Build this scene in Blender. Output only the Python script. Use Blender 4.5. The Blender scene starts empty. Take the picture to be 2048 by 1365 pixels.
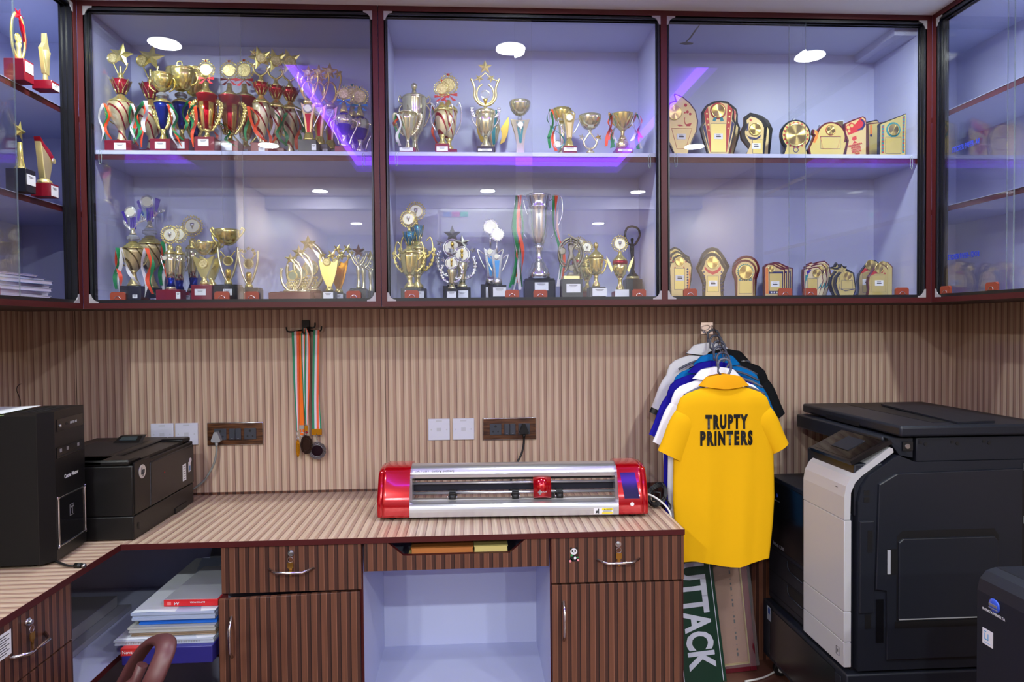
import bpy, bmesh, math, random
from mathutils import Vector, Matrix
random.seed(7)
PI = math.pi
sc = bpy.context.scene
C = sc.collection

# ---------------- camera ----------------
TH, PH, RO, FP, HC = .0591, .0232, .0091, 1380., 1.416
fw = Vector((math.sin(TH)*math.cos(PH), math.cos(TH)*math.cos(PH), -math.sin(PH)))
_rt = Vector((math.cos(TH), -math.sin(TH), 0)); _dn = fw.cross(_rt)
rt = math.cos(RO)*_rt + math.sin(RO)*_dn
dn = -math.sin(RO)*_rt + math.cos(RO)*_dn
EYE = Vector((0, 0, HC))
cd = bpy.data.cameras.new('camera'); cam = bpy.data.objects.new('camera', cd); C.objects.link(cam)
cd.sensor_width = 36; cd.sensor_fit = 'HORIZONTAL'; cd.lens = FP/2048*36; cd.clip_start = .02
M = Matrix.Identity(4)
for i in range(3):
    M[i][0] = rt[i]; M[i][1] = -dn[i]; M[i][2] = -fw[i]; M[i][3] = EYE[i]
cam.matrix_world = M
sc.camera = cam

# ---------------- colour management, world ----------------
sc.view_settings.view_transform = 'Standard'; sc.view_settings.look = 'None'
sc.view_settings.gamma = 1; sc.view_settings.use_curve_mapping = False
sc.view_settings.exposure = 0.48
w = bpy.data.worlds.new('world'); sc.world = w; w.use_nodes = True
w.node_tree.nodes['Background'].inputs[0].default_value = (.05, .05, .06, 1)
w.node_tree.nodes['Background'].inputs[1].default_value = .3
sc.cycles.caustics_reflective = False; sc.cycles.caustics_refractive = False
sc.cycles.sample_clamp_indirect = 4.0
sc.cycles.max_bounces = 10; sc.cycles.transparent_max_bounces = 24; sc.cycles.glossy_bounces = 4

# ---------------- lamps of the room (recessed downlights of the ceiling) ----------------
CEIL = 2.531
LAMPS = [(-1.18, 2.13, 7), (.17, 2.13, 7), (1.42, 2.13, 7),
         (-1.22, .64, 12), (1.41, .64, 12), (.15, -.80, 31), (-1.22, -.80, 30), (1.41, -.80, 30), (-1.22, -2.6, 52), (1.41, -2.6, 52)]
def lamp_light(x, y, p, col=(.93, 1, .965), size=.115):
    l = bpy.data.lights.new('downlight_light', 'AREA'); l.shape = 'DISK'; l.size = size; l.energy = p; l.color = col
    o = bpy.data.objects.new('downlight_light', l); C.objects.link(o); o.location = (x, y, CEIL-.008)
for _x, _y, _p in LAMPS: lamp_light(_x, _y, _p)
TRAY = (-.81, 1.09, -.11, 1.94)       # tray recess of the ceiling x0 x1 y0 y1

# ---------------- helpers ----------------
def S(r, g, b, a=1):
    f = lambda c: ((c/255+.055)/1.055)**2.4 if c > 10 else c/255/12.92
    return (f(r), f(g), f(b), a)
def ray(x, y): return fw + (x-1024)/FP*rt + (y-682.5)/FP*dn
def PY(x, y, Y): d = ray(x, y); return EYE + d*(Y/d[1])
def PX(x, y, X): d = ray(x, y); return EYE + d*(X/d[0])
def PZ(x, y, Z): d = ray(x, y); return EYE + d*((Z-HC)/d[2])
def proj(p):
    v = Vector(p)-EYE; k = v.dot(fw); return 1024+FP*v.dot(rt)/k, 682.5+FP*v.dot(dn)/k

MATS = {}
def mat(name, col, rough=.5, metal=0., spec=.5, **kw):
    if name in MATS: return MATS[name]
    m = bpy.data.materials.new(name); m.use_nodes = True
    b = m.node_tree.nodes['Principled BSDF']
    b.inputs['Base Color'].default_value = col if len(col) == 4 else (*col, 1)
    b.inputs['Roughness'].default_value = rough; b.inputs['Metallic'].default_value = metal
    b.inputs['Specular IOR Level'].default_value = spec
    for k, v in kw.items(): b.inputs[k.replace('_', ' ')].default_value = v
    MATS[name] = m; return m
class NT:
    def __init__(s, name):
        s.m = bpy.data.materials.new(name); s.m.use_nodes = True; s.t = s.m.node_tree
        s.b = s.t.nodes['Principled BSDF']; MATS[name] = s.m
    def n(s, typ, **kw):
        x = s.t.nodes.new(typ)
        for k, v in kw.items(): setattr(x, k, v)
        return x
    def l(s, a, b): s.t.links.new(a, b)
    def math(s, op, a, b=None, c=None):
        x = s.n('ShaderNodeMath', operation=op)
        for i, v in enumerate((a, b, c)):
            if v is None: continue
            if isinstance(v, (int, float)): x.inputs[i].default_value = v
            else: s.l(v, x.inputs[i])
        return x.outputs[0]
    def ramp(s, fac, stops, interp='LINEAR'):
        r = s.n('ShaderNodeValToRGB'); r.color_ramp.interpolation = interp
        e = r.color_ramp.elements
        while len(e) < len(stops): e.new(.5)
        for i, (p, c) in enumerate(stops): e[i].position = p; e[i].color = c
        s.l(fac, r.inputs[0]); return r.outputs[0]
    def mix(s, fac, a, b, blend='MIX'):
        x = s.n('ShaderNodeMix', data_type='RGBA', blend_type=blend)
        for i, v in ((0, fac), (6, a), (7, b)):
            if isinstance(v, (int, float)): x.inputs[i].default_value = v
            elif isinstance(v, tuple): x.inputs[i].default_value = v
            else: s.l(v, x.inputs[i])
        return x.outputs[2]

def stripes(name, axis, run, light, hi, mid, line, period=.0305, rough=.42, h0=.40):
    """printed fluted laminate: a light face, a mid brown flank and a thin dark joint per flute"""
    t = NT(name); tc = t.n('ShaderNodeTexCoord'); sp = t.n('ShaderNodeSeparateXYZ'); t.l(tc.outputs['Object'], sp.inputs[0])
    f = t.math('FRACT', t.math('ADD', t.math('DIVIDE', sp.outputs[axis], period), 100.))
    c = t.ramp(f, [(0, line), (.055, light), (h0, hi), (h0+.05, light if h0 < .5 else mid), (.62, mid), (.95, line)], 'CONSTANT')
    mp = t.n('ShaderNodeMapping'); t.l(tc.outputs['Object'], mp.inputs[0])
    sca = [140, 140, 140]; sca[run] = 4; mp.inputs['Scale'].default_value = sca
    nz = t.n('ShaderNodeTexNoise'); nz.inputs['Scale'].default_value = 1; nz.inputs['Detail'].default_value = 3; t.l(mp.outputs[0], nz.inputs[0])
    g = t.ramp(nz.outputs[0], [(.3, (.80, .78, .76, 1)), (.7, (1.1, 1.1, 1.1, 1))])
    t.l(t.mix(1., c, g, 'MULTIPLY'), t.b.inputs['Base Color']); t.b.inputs['Roughness'].default_value = rough
    return t.m
LT = dict(light=S(200, 176, 154), hi=S(214, 194, 176), mid=S(176, 144, 127), line=S(132, 102, 92))
DK = dict(light=S(105, 66, 50), hi=S(136, 94, 76), mid=S(68, 40, 33), line=S(36, 21, 20), h0=.57)
wall_x = stripes('fluted laminate beige across x', 0, 2, **LT)
wall_y = stripes('fluted laminate beige across y', 1, 2, **LT)
top_x = stripes('fluted laminate beige worktop', 0, 1, rough=.3, **LT)
top_y = stripes('fluted laminate beige worktop arm', 1, 0, rough=.3, **LT)
dark_x = stripes('fluted laminate brown across x', 0, 2, **DK)
dark_y = stripes('fluted laminate brown across y', 1, 2, **DK)

maroon = mat('maroon edge band', S(72, 22, 24), .42, spec=.35)
brownund = mat('brown laminate underside', S(56, 34, 27), .5)
lav = mat('lavender laminate', S(192, 197, 229), .42)
white_paint = mat('white ceiling paint', S(244, 245, 245), .8)
black_alu = mat('black aluminium', S(22, 22, 26), .32, spec=.5)
plastic_grey = mat('grey corner plastic', S(158, 154, 158), .5)
chrome = mat('chrome', S(225, 225, 230), .12, 1.)
steel = mat('brushed steel', S(190, 192, 198), .3, 1.)
gold = mat('gold plating', S(242, 226, 138), .18, .82)
golds = mat('satin gold', S(230, 214, 150), .34, .8)
goldd = mat('deep gold plating', S(230, 198, 92), .2, .82)
silver = mat('silver plating', S(230, 230, 228), .16, .86)
silvergold = mat('pale gold plating', S(236, 230, 186), .18, .84)
antique = mat('antique pewter', S(140, 134, 116), .42, .85)
redm = mat('metallic red', S(176, 16, 34), .22, .55)
bluem = mat('metallic blue', S(24, 46, 150), .2, .6)
cyanm = mat('metallic teal', S(40, 130, 170), .25, .5)
amber = mat('metallic amber', S(220, 150, 20), .22, .8)
blackgloss = mat('black gloss resin', S(16, 16, 20), .2)
baseblack = mat('black trophy base', S(26, 28, 32), .28)
basemar = mat('maroon trophy base', S(120, 16, 34), .28)
basewood = mat('rosewood trophy base', S(92, 20, 36), .3)
card = mat('white card', S(232, 234, 238), .6)
ink = mat('dark print', S(40, 40, 46), .6)
orange = mat('orange satin ribbon', S(238, 84, 40), .35)
green = mat('green satin ribbon', S(18, 132, 72), .35)
white_rib = mat('white satin ribbon', S(226, 224, 230), .35)
crystal = mat('clear crystal', S(235, 240, 245), .05, 0., .8, Transmission_Weight=.75)
navy = mat('navy enamel', S(34, 36, 90), .35)
tealp = mat('teal enamel', S(30, 128, 140), .35)
redp = mat('red enamel', S(190, 44, 44), .35)
orangep = mat('orange enamel', S(226, 130, 50), .4)
cgrey = mat('black copier plastic', S(30, 33, 42), .42, spec=.35)
cdark = mat('dark copier recess', S(14, 14, 18), .5)
cwhite = mat('white copier plastic', S(190, 190, 194), .42)
blackpl = mat('black plastic', S(17, 16, 17), .38, spec=.35)
blackmt = mat('matt black plastic', S(9, 9, 11), .5, spec=.25)
greypl = mat('grey plastic', S(150, 152, 156), .45)
rubber = mat('black cable rubber', S(18, 18, 20), .5)

def glassmat():
    m = bpy.data.materials.new('clear cabinet glass'); m.use_nodes = True; t = m.node_tree; t.nodes.clear()
    o = t.nodes.new('ShaderNodeOutputMaterial'); mx = t.nodes.new('ShaderNodeMixShader')
    tr = t.nodes.new('ShaderNodeBsdfTransparent'); gl = t.nodes.new('ShaderNodeBsdfGlossy')
    tr.inputs[0].default_value = (.98, .988, .995, 1); gl.inputs['Roughness'].default_value = .0; gl.inputs[0].default_value = (1, 1, 1, 1)
    lw = t.nodes.new('ShaderNodeLayerWeight'); lw.inputs[0].default_value = .5
    p = t.nodes.new('ShaderNodeMath'); p.operation = 'POWER'; p.inputs[1].default_value = 5; t.links.new(lw.outputs['Facing'], p.inputs[0])
    q = t.nodes.new('ShaderNodeMath'); q.operation = 'MULTIPLY_ADD'; q.inputs[1].default_value = .945; q.inputs[2].default_value = .055; t.links.new(p.outputs[0], q.inputs[0])
    t.links.new(q.outputs[0], mx.inputs[0]); t.links.new(tr.outputs[0], mx.inputs[1]); t.links.new(gl.outputs[0], mx.inputs[2]); t.links.new(mx.outputs[0], o.inputs[0])
    return m
glass = glassmat()
glass_edge = mat('green glass edge', S(150, 172, 170), .25, 0, .6, Alpha=.55)
def emit(name, col, st):
    m = mat(name, (0, 0, 0, 1), .6); b = m.node_tree.nodes['Principled BSDF']
    b.inputs['Emission Color'].default_value = col; b.inputs['Emission Strength'].default_value = st; return m

class MB:
    def __init__(s): s.bm = bmesh.new(); s.m = []
    def k(s, m):
        if m not in s.m: s.m.append(m)
        return s.m.index(m)
    def f(s, vs, m, sm=False):
        try: x = s.bm.faces.new(vs)
        except ValueError: return None
        x.material_index = s.k(m); x.smooth = sm; return x
    def v(s, *p): return s.bm.verts.new(p)
    def box(s, x0, x1, y0, y1, z0, z1, m, bev=0, seg=2, mats=None):
        v = [s.v(x, y, z) for x in (x0, x1) for y in (y0, y1) for z in (z0, z1)]
        q = [(0, 1, 3, 2), (4, 6, 7, 5), (0, 4, 5, 1), (2, 3, 7, 6), (0, 2, 6, 4), (1, 5, 7, 3)]   # -x +x -y +y -z +z
        fs = [s.f([v[i] for i in a], (mats or {}).get(j, m)) for j, a in enumerate(q)]
        if bev:
            es = list({e for x in fs for e in x.edges})
            r = bmesh.ops.bevel(s.bm, geom=es, offset=bev, segments=seg, affect='EDGES', profile=.5)
            for x in r['faces']: x.smooth = True
        return s
    def lathe(s, prof, m, seg=24, c=(0, 0), flute=None, cap=True, sy=1.):
        rows = []
        for r, z in prof:
            row = []
            for i in range(seg):
                a = 2*PI*i/seg; rr = r
                if flute: rr = r*(1+flute[1]*math.cos(flute[0]*a + (flute[2]*z if len(flute) > 2 else 0)))
                row.append(s.v(c[0]+rr*math.cos(a), c[1]+sy*rr*math.sin(a), z))
            rows.append(row)
        for a, b in zip(rows, rows[1:]):
            for i in range(seg): s.f([a[i], a[(i+1) % seg], b[(i+1) % seg], b[i]], m, True)
        if cap: s.f(rows[0][::-1], m); s.f(rows[-1], m)
        return s
    def tube(s, pts, r, m, seg=8, closed=False, sq=1., cap=True):
        P = [Vector(p) for p in pts]; n = len(P); R = r if isinstance(r, (list, tuple)) else [r]*n
        T = []
        for i in range(n):
            a = P[(i-1) % n] if closed or i else P[0]; b = P[(i+1) % n] if closed or i < n-1 else P[-1]
            d = b-a; T.append(d.normalized() if d.length > 1e-9 else Vector((0, 0, 1)))
        u = T[0].orthogonal().normalized(); rows = []
        if abs(T[0].y) < .9: u = (Vector((0, 1, 0))-T[0]*T[0].y).normalized()
        for i in range(n):
            u = (u-T[i]*u.dot(T[i]));  u = u.normalized() if u.length > 1e-6 else T[i].orthogonal().normalized()
            w_ = T[i].cross(u)
            rows.append([s.bm.verts.new(P[i]+(u*math.cos(2*PI*k/seg)*sq+w_*math.sin(2*PI*k/seg))*R[i]) for k in range(seg)])
        for i in range(n if closed else n-1):
            a, b = rows[i], rows[(i+1) % n]
            for k in range(seg): s.f([a[k], a[(k+1) % seg], b[(k+1) % seg], b[k]], m, True)
        if cap and not closed: s.f(rows[0][::-1], m); s.f(rows[-1], m)
        return s
    def prism(s, poly, y0, y1, m, side=None, bev=0, inset=None):
        """polygon in xz extruded along y (front face at y0)"""
        a = [s.v(x, y0, z) for x, z in poly]; b = [s.v(x, y1, z) for x, z in poly]
        fr = s.f(a, m); s.f(b[::-1], side or m); n = len(poly)
        for i in range(n): s.f([a[i], b[i], b[(i+1) % n], a[(i+1) % n]], side or m)
        if bev and fr:
            r = bmesh.ops.bevel(s.bm, geom=list(fr.edges), offset=bev, segments=2, affect='EDGES', profile=.5)
        return s
    def extr(s, poly, vec, m, sm=False, side=None):
        vec = Vector(vec); a = [s.bm.verts.new(Vector(p)) for p in poly]; b = [s.bm.verts.new(Vector(p)+vec) for p in poly]
        s.f(a, m); s.f(b[::-1], m); n = len(poly)
        for i in range(n): s.f([a[i], b[i], b[(i+1) % n], a[(i+1) % n]], side or m, sm)
        return s
    def ball(s, c, r, m, sc_=(1, 1, 1), seg=10, rings=6, rot=None):
        mt = Matrix.Translation(Vector(c)) @ (rot or Matrix.Identity(4)) @ Matrix.Diagonal((r*sc_[0], r*sc_[1], r*sc_[2], 1))
        g = bmesh.ops.create_uvsphere(s.bm, u_segments=seg, v_segments=rings, radius=1, matrix=mt)
        for x in {x for v in g['verts'] for x in v.link_faces}: x.material_index = s.k(m); x.smooth = True
        return s
    def star(s, cx, cz, R, y, t, m, r=.42, rot=0, n=5):
        pts = [(cx+(R if i % 2 == 0 else R*r)*math.sin(rot+PI*i/n), cz+(R if i % 2 == 0 else R*r)*math.cos(rot+PI*i/n)) for i in range(2*n)]
        f0 = s.v(cx, y-t, cz); b0 = s.v(cx, y+t, cz); rim = [s.v(x, y, z) for x, z in pts]
        for i in range(2*n):
            j = (i+1) % (2*n); s.f([f0, rim[j], rim[i]], m); s.f([b0, rim[i], rim[j]], m)
        return s
    def disc(s, cx, cz, R, y0, y1, m, seg=28, side=None):
        return s.prism([(cx+R*math.cos(2*PI*i/seg), cz+R*math.sin(2*PI*i/seg)) for i in range(seg)], y0, y1, m, side)
    def ring(s, cx, cz, R, r, y, m, seg=28, rz=None, a0=0, a1=2*PI, sq=1.):
        full = abs(a1-a0-2*PI) < 1e-6; n = seg if full else seg+1
        p = [(cx+R*math.cos(a0+(a1-a0)*i/seg), y, cz+(rz or R)*math.sin(a0+(a1-a0)*i/seg)) for i in range(n)]
        return s.tube(p, r, m, 8, full, sq)
    def grid(s, fn, nu, nv, m, sm=True, wrapu=False):
        V = [[s.bm.verts.new(fn(i/(nu if wrapu else nu-1), j/(nv-1))) for i in range(nu)] for j in range(nv)]
        for j in range(nv-1):
            for i in range(nu if wrapu else nu-1):
                k = (i+1) % nu; s.f([V[j][i], V[j][k], V[j+1][k], V[j+1][i]], m, sm)
        return s
    def build(s, name, parent=None, loc=None, rz=None, norm=True):
        if norm: bmesh.ops.recalc_face_normals(s.bm, faces=s.bm.faces)
        me = bpy.data.meshes.new(name); s.bm.to_mesh(me); s.bm.free()
        for m in s.m: me.materials.append(m)
        o = bpy.data.objects.new(name, me); C.objects.link(o)
        if parent: o.parent = parent
        if loc is not None: o.location = loc
        if rz: o.rotation_euler = (0, 0, rz)
        return o
def tag(o, label=None, cat=None, group=None, kind=None):
    if label: o['label'] = label
    if cat: o['category'] = cat
    if group: o['group'] = group
    if kind: o['kind'] = kind
    return o
def thing(name, label, cat, loc=(0, 0, 0), rz=0, group=None):
    o = bpy.data.objects.new(name, None); C.objects.link(o); o.empty_display_size = .02
    o.location = loc; o.rotation_euler = (0, 0, rz); return tag(o, label, cat, group)
def text(name, body, size, m, parent=None, loc=(0, 0, 0), rot=(PI/2, 0, 0), ext=.0003, bold=0., align='CENTER', sx=1., shear=0, spacing=1.):
    cu = bpy.data.curves.new(name, 'FONT'); cu.body = body; cu.size = size; cu.extrude = ext; cu.align_x = align; cu.align_y = 'CENTER'; cu.offset = bold; cu.shear = shear; cu.resolution_u = 3; cu.space_character = spacing
    t = bpy.data.objects.new(name, cu); C.objects.link(t); bpy.context.view_layer.update()
    me = bpy.data.meshes.new_from_object(t.evaluated_get(bpy.context.evaluated_depsgraph_get()))
    bpy.data.objects.remove(t); me.materials.clear(); me.materials.append(m)
    o = bpy.data.objects.new(name, me); C.objects.link(o); o.location = loc; o.rotation_euler = rot; o.scale = (sx, 1, 1)
    if parent: o.parent = parent
    return o
def smooth(pts, n=6, closed=False):
    """Catmull-Rom through points of any dimension"""
    P = [Vector(p) for p in pts]; out = []; N = len(P)
    for i in range(N if closed else N-1):
        g = lambda j: P[j % N] if closed else P[max(0, min(N-1, j))]
        a, b, c, d = g(i-1), g(i), g(i+1), g(i+2)
        for k in range(n):
            t = k/n; out.append(.5*((2*b)+(c-a)*t+(2*a-5*b+4*c-d)*t*t+(3*b-a-3*c+d)*t**3))
    if not closed: out.append(P[-1])
    return out
# ================= the setting =================
YW, XL, XR, YF0 = 2.8, -1.73, 2.03, -3.6
tag(MB().box(XL-.1, XR+.1, YW, YW+.1, .76, CEIL, wall_x).build('wall_back'), kind='structure')
tag(MB().box(XL-.1, XR+.1, YW, YW+.1, 0, .76, dark_x).build('trim_1'), kind='structure')
tag(MB().box(XL-.1, XL, YF0, YW, 0, CEIL, wall_y).build('wall_left'), kind='structure')
tag(MB().box(XR, XR+.1, YF0, YW, 0, CEIL, wall_y).build('wall_right'), kind='structure')
tag(MB().box(XL-.1, XR+.1, YF0-.1, YF0, 0, CEIL, mat('darkened wall paint', S(150, 148, 158), .7)).build('wall_front'), kind='structure')  # unseen far wall, greyed so less light bounces back
fl = NT('red brown floor tile'); _n = fl.n('ShaderNodeTexNoise'); _n.inputs['Scale'].default_value = 7
fl.l(fl.ramp(_n.outputs[0], [(.3, S(84, 52, 44)), (.7, S(104, 66, 54))]), fl.b.inputs['Base Color']); fl.b.inputs['Roughness'].default_value = .35
tag(MB().box(XL-.1, XR+.1, YF0-.1, YW+.1, -.06, 0, fl.m).build('floor'), kind='structure')
x0, x1, y0, y1 = TRAY
b = MB(); z = CEIL
b.box(XL-.1, x0, YF0-.1, YW+.1, z, z+.06, white_paint); b.box(x1, XR+.1, YF0-.1, YW+.1, z, z+.06, white_paint)
b.box(x0, x1, YF0-.1, y0, z, z+.06, white_paint); b.box(x0, x1, y1, YW+.1, z, z+.06, white_paint)
b.box(x0-.05, x1+.05, y0-.05, y1+.05, z+.11, z+.15, white_paint)
tag(b.build('ceiling'), kind='structure')
violet = emit('violet led strip', (.20, .05, 1., 1), 9.)
t = thing('led_strip', 'violet LED strip running round the recessed tray of the ceiling', 'led strip', (0, 0, z+.06))
for n_, (a, c, d, e) in enumerate(((x0-.02, x0+.004, y0-.02, y1+.02), (x1-.004, x1+.02, y0-.02, y1+.02), (x0-.02, x1+.02, y0-.02, y0+.004), (x0-.02, x1+.02, y1-.004, y1+.02))):
    MB().box(a, c, d, e, -.012, .045, violet).build('strip_segment', t)
lampm = emit('lit lamp diffuser', (.96, 1, .99, 1), 14.)
rimm = mat('white lamp trim', S(235, 235, 235), .4)
for k, (x, y, p) in enumerate(LAMPS):
    row = 'near the cabinets' if y > 1.5 else 'in the middle of the room' if y > 0 else 'just behind the camera' if y > -1.5 else 'far behind the camera'
    side = 'left' if x < -.5 else 'right' if x > .8 else 'middle'
    t = thing('ceiling_downlight', 'round recessed downlight, %s of the ceiling, %s' % (side, row), 'downlight', (x, y, CEIL), group='recessed downlights')
    MB().ring(0, 0, .062, .006, 0, rimm, 24).build('trim_ring', t).rotation_euler = (PI/2, 0, 0)
    MB().lathe([(.056, -.004), (.056, 0)], lampm, 24).build('diffuser', t)
# things on the front wall, behind the photographer; they show only as reflections in the glass
YP = -1.05
tag(MB().box(-.45, .80, YP-.1, YP, 0, CEIL, mat('white partition paint', S(214, 214, 226), .7)).build('wall_middle'), kind='structure')
tag(MB().box(XL, XR, YP-.1, YP+.02, CEIL-.11, CEIL, mat('grey beam paint', S(120, 112, 126), .6)).build('trim_5'), kind='structure')
t = thing('air_conditioner', 'white split air conditioner high on the partition, reflected in the glass', 'air conditioner', (.18, YP, 2.12))
acw = mat('white appliance plastic', S(236, 236, 238), .35)
MB().box(-.45, .45, 0, .2, 0, .27, acw, .03, 3).build('casing', t)
MB().box(-.4, .3, .2, .206, .03, .07, mat('ac louvre', S(170, 170, 185), .5)).build('louvre', t)
for _i, _c in enumerate((S(90, 150, 220), S(200, 90, 150), S(60, 180, 140))):
    MB().box(-.40+_i*.07, -.335+_i*.07, .2, .2015, .2, .24, mat('ac sticker %d' % _i, _c, .5)).build('sticker', t)
t = thing('added_cupboard', 'added dark cupboard on the partition, cutting bounced light, reflected in the glass', 'cupboard', (0, YP, .9))  # added under the air conditioner to weaken light bounced off the partition
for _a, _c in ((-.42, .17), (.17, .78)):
    MB().box(_a, _c-.02, 0, .06, 0, 1.15, mat('darkened cupboard front', S(104, 104, 132), .4), .004).build('door', t)  # lavender darkened to reflect less light
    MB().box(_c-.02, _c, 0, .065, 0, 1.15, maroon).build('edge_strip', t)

# ================= glass-fronted display cabinets =================
ZB, ZT, YC = 1.5035, 2.5123, 2.447
BD = .0185
wood_roller = mat('orange brown wood grain', S(138, 58, 38), .45)
def bracket(parent, x, z, sx, sz, y=-.001):
    p = [(0, 0), (.031, 0), (.030, .005), (.021, .0075), (.014, .012), (.009, .019), (.006, .030), (0, .031)]
    MB().prism([(x+sx*a, z+sz*c) for a, c in p], y, y+.004, plastic_grey).build('corner_bracket', parent)
def cabinet(name, label, loc, rz, W, opens, carc, depth, shelves, panes, dividers=(), rollers=(), pulls=(), backgap=.012):
    """local frame: front plane y=0 looking to -y, x along the front, z=0 at the top of the bottom board"""
    t = thing(name, label, 'cabinet', loc, rz)
    H = ZT-ZB; a, e = carc
    b = MB(); b.box(a, e, .001, depth, -BD, 0, lav, mats={4: brownund}); b.box(a, e, .001, depth, H, H+BD, lav)
    for x in (a, e-BD): b.box(x, x+BD, .001, depth-.001, 0, H, lav)
    b.box(a+BD, e-BD, depth-backgap, depth-.002, 0, H, lav)
    for x in dividers: b.box(x, x+.0225, .001, depth-backgap, 0, H, lav)
    b.build('carcass', t)
    b = MB(); lo, hi = opens[0][0]-BD, opens[-1][1]+BD
    b.box(lo, hi, -.0015, .001, -BD, 0, maroon); b.box(lo, hi, -.0015, .001, H, H+BD, maroon)
    for x in (lo, hi-BD): b.box(x, x+BD, -.0015, .001, 0, H, maroon)
    for x in dividers: b.box(x, x+.0225, -.0015, .001, 0, H, maroon)
    b.build('edge_band', t)
    for (p, q) in opens:
        b = MB()
        b.box(p, p+.0035, .001, .046, 0, H, black_alu); b.box(q-.0035, q, .001, .046, 0, H, black_alu)
        b.box(p, q, .001, .046, H-.004, H, black_alu); b.box(p, q, .001, .046, 0, .011, black_alu)
        for y in (.001, .021, .036):
            b.box(p, p+.009, y, y+.003, 0, H, black_alu); b.box(q-.009, q, y, y+.003, 0, H, black_alu); b.box(p, q, y, y+.003, H-.012, H, black_alu)
        b.build('sliding_track', t)
        for x, sx in ((p, 1), (q, -1)):
            for z, sz in ((0, 1), (H, -1)): bracket(t, x, z, sx, sz)
    for (p, q, z, yf, zl) in shelves:
        sh = MB().box(p, q, yf, depth-backgap, z-zl, z, lav).box(p, q, yf+.004, depth-backgap, z-zl-.0185, z-zl, lav).build('shelf', t)
        MB().box(p, q, yf+.0025, yf+.004, z-zl-.0185, z-zl, maroon).build('shelf_edge', sh)
    for i, (p, q, yy, rol, pul) in enumerate(panes):
        g = MB().box(p, q, yy, yy+.005, .0115, H-.006, glass, mats={0: glass_edge, 1: glass_edge}).build('glass_pane', t)
        for x in rol:
            w_ = .025; hh = .0265
            r = MB().prism([(x-w_, .0115), (x+w_, .0115), (x+w_, hh+.0055), (x+w_-.006, hh+.0115), (x-w_+.006, hh+.0115), (x-w_, hh+.0055)], yy-.009, yy-.0003, wood_roller).build('roller_block', g)
            MB().ring(x, .0125, .0105, .0012, yy-.0095, chrome, 12, a0=0, a1=PI).build('roller_arc', r)
        for x in pul:
            pp = [(x+.0045*math.cos(u)*1., yy-.0004, .50+.024*math.sin(u)) for u in [2*PI*k/20 for k in range(20)]]
            MB().tube(pp, .0009, glass_edge, 6, True).build('finger_pull', g)
    return t
zs1 = 2.038-ZB
cabinet('display_cabinet', 'wall cabinet with sliding glass doors, packed with gold trophies, directly above the hook rack', (0, YC, ZB), 0, 0,
        [(-1.304, -.332)], (-1.3225, -.3135), .343, [(-1.304, -.332, zs1, .05, .0135)],
        [(-1.300, -.785, .010, (-1.211, -.861), (-1.262,)), (-.861, -.336, .026, (-.765, -.412), (-.372,))])
cabinet('display_cabinet', 'double wall cabinet behind sliding glass, silver cups in one bay and plaques in another', (0, YC, ZB), 0, 0,
        [(-.2925, .685), (.7075, 1.6715)], (-.3110, 1.6900), .343, [(-.2925, .685, zs1, .05, .0135), (.7075, 1.6715, zs1, .05, .0135)],
        [(-.2885, .224, .010, (-.207, .147), (-.255,)), (.165, .681, .026, (.249, .608), (.650,)),
         (.7115, 1.223, .010, (.791, 1.142), (.742,)), (1.168, 1.6675, .026, (1.244, 1.593), (1.632,))], dividers=(.685,))
XLC, XRC = -1.3245, 1.692
cabinet('display_cabinet', 'side wall cabinet with half open glass door, red trophies and a heap of files', (XLC, .9, ZB), PI/2, 0,
        [(.0185, 1.5255)], (0, 1.885), -XL+XLC, [(.0185, 1.866, 2.168-ZB, .05, .001), (.0185, 1.866, 1.833-ZB, .05, .001)],
        [(.022, 1.236, .010, (.06, 1.108), ()), (.022, .80, .026, (.1,), ())])
cabinet('display_cabinet', 'empty side wall cabinet with blue sticker paper lettering seen through its glass', (XRC, 2.785, ZB), -PI/2, 0,
        [(.3585, 1.885)], (0, 1.9035), XR-XRC, [(.0185, 1.885, 2.184-ZB, .05, .001), (.0185, 1.885, 1.838-ZB, .05, .001)],
        [(.362, .708, .010, (.409, .629), ()), (.66, 1.30, .026, (1.24,), ())])
bluet = mat('blue lettering', S(40, 60, 190), .5)
for body, px, py in (('STICKER PAPER- A4', 1931, 292), ('STICKER PAPER- 12X18', 1926, 512)):
    p = PX(px, py, XRC+.0097); o = text('shelf_lettering', body, .026, bluet, None, p, (PI/2, 0, -PI/2), bold=.0004, sx=.58)
    tag(o, 'blue words %s stuck on the right hand cabinet glass' % body.replace('- ', ' '), 'lettering')
# batten under the top of the plaque bay
MB().box(1.585, 1.6715, 2.505, 2.778, ZT-.03, ZT-.0005, lav).build('ceiling_batten')
tag(bpy.data.objects['ceiling_batten'], 'lavender batten along the top right corner inside the plaque cabinet', 'batten')

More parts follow.
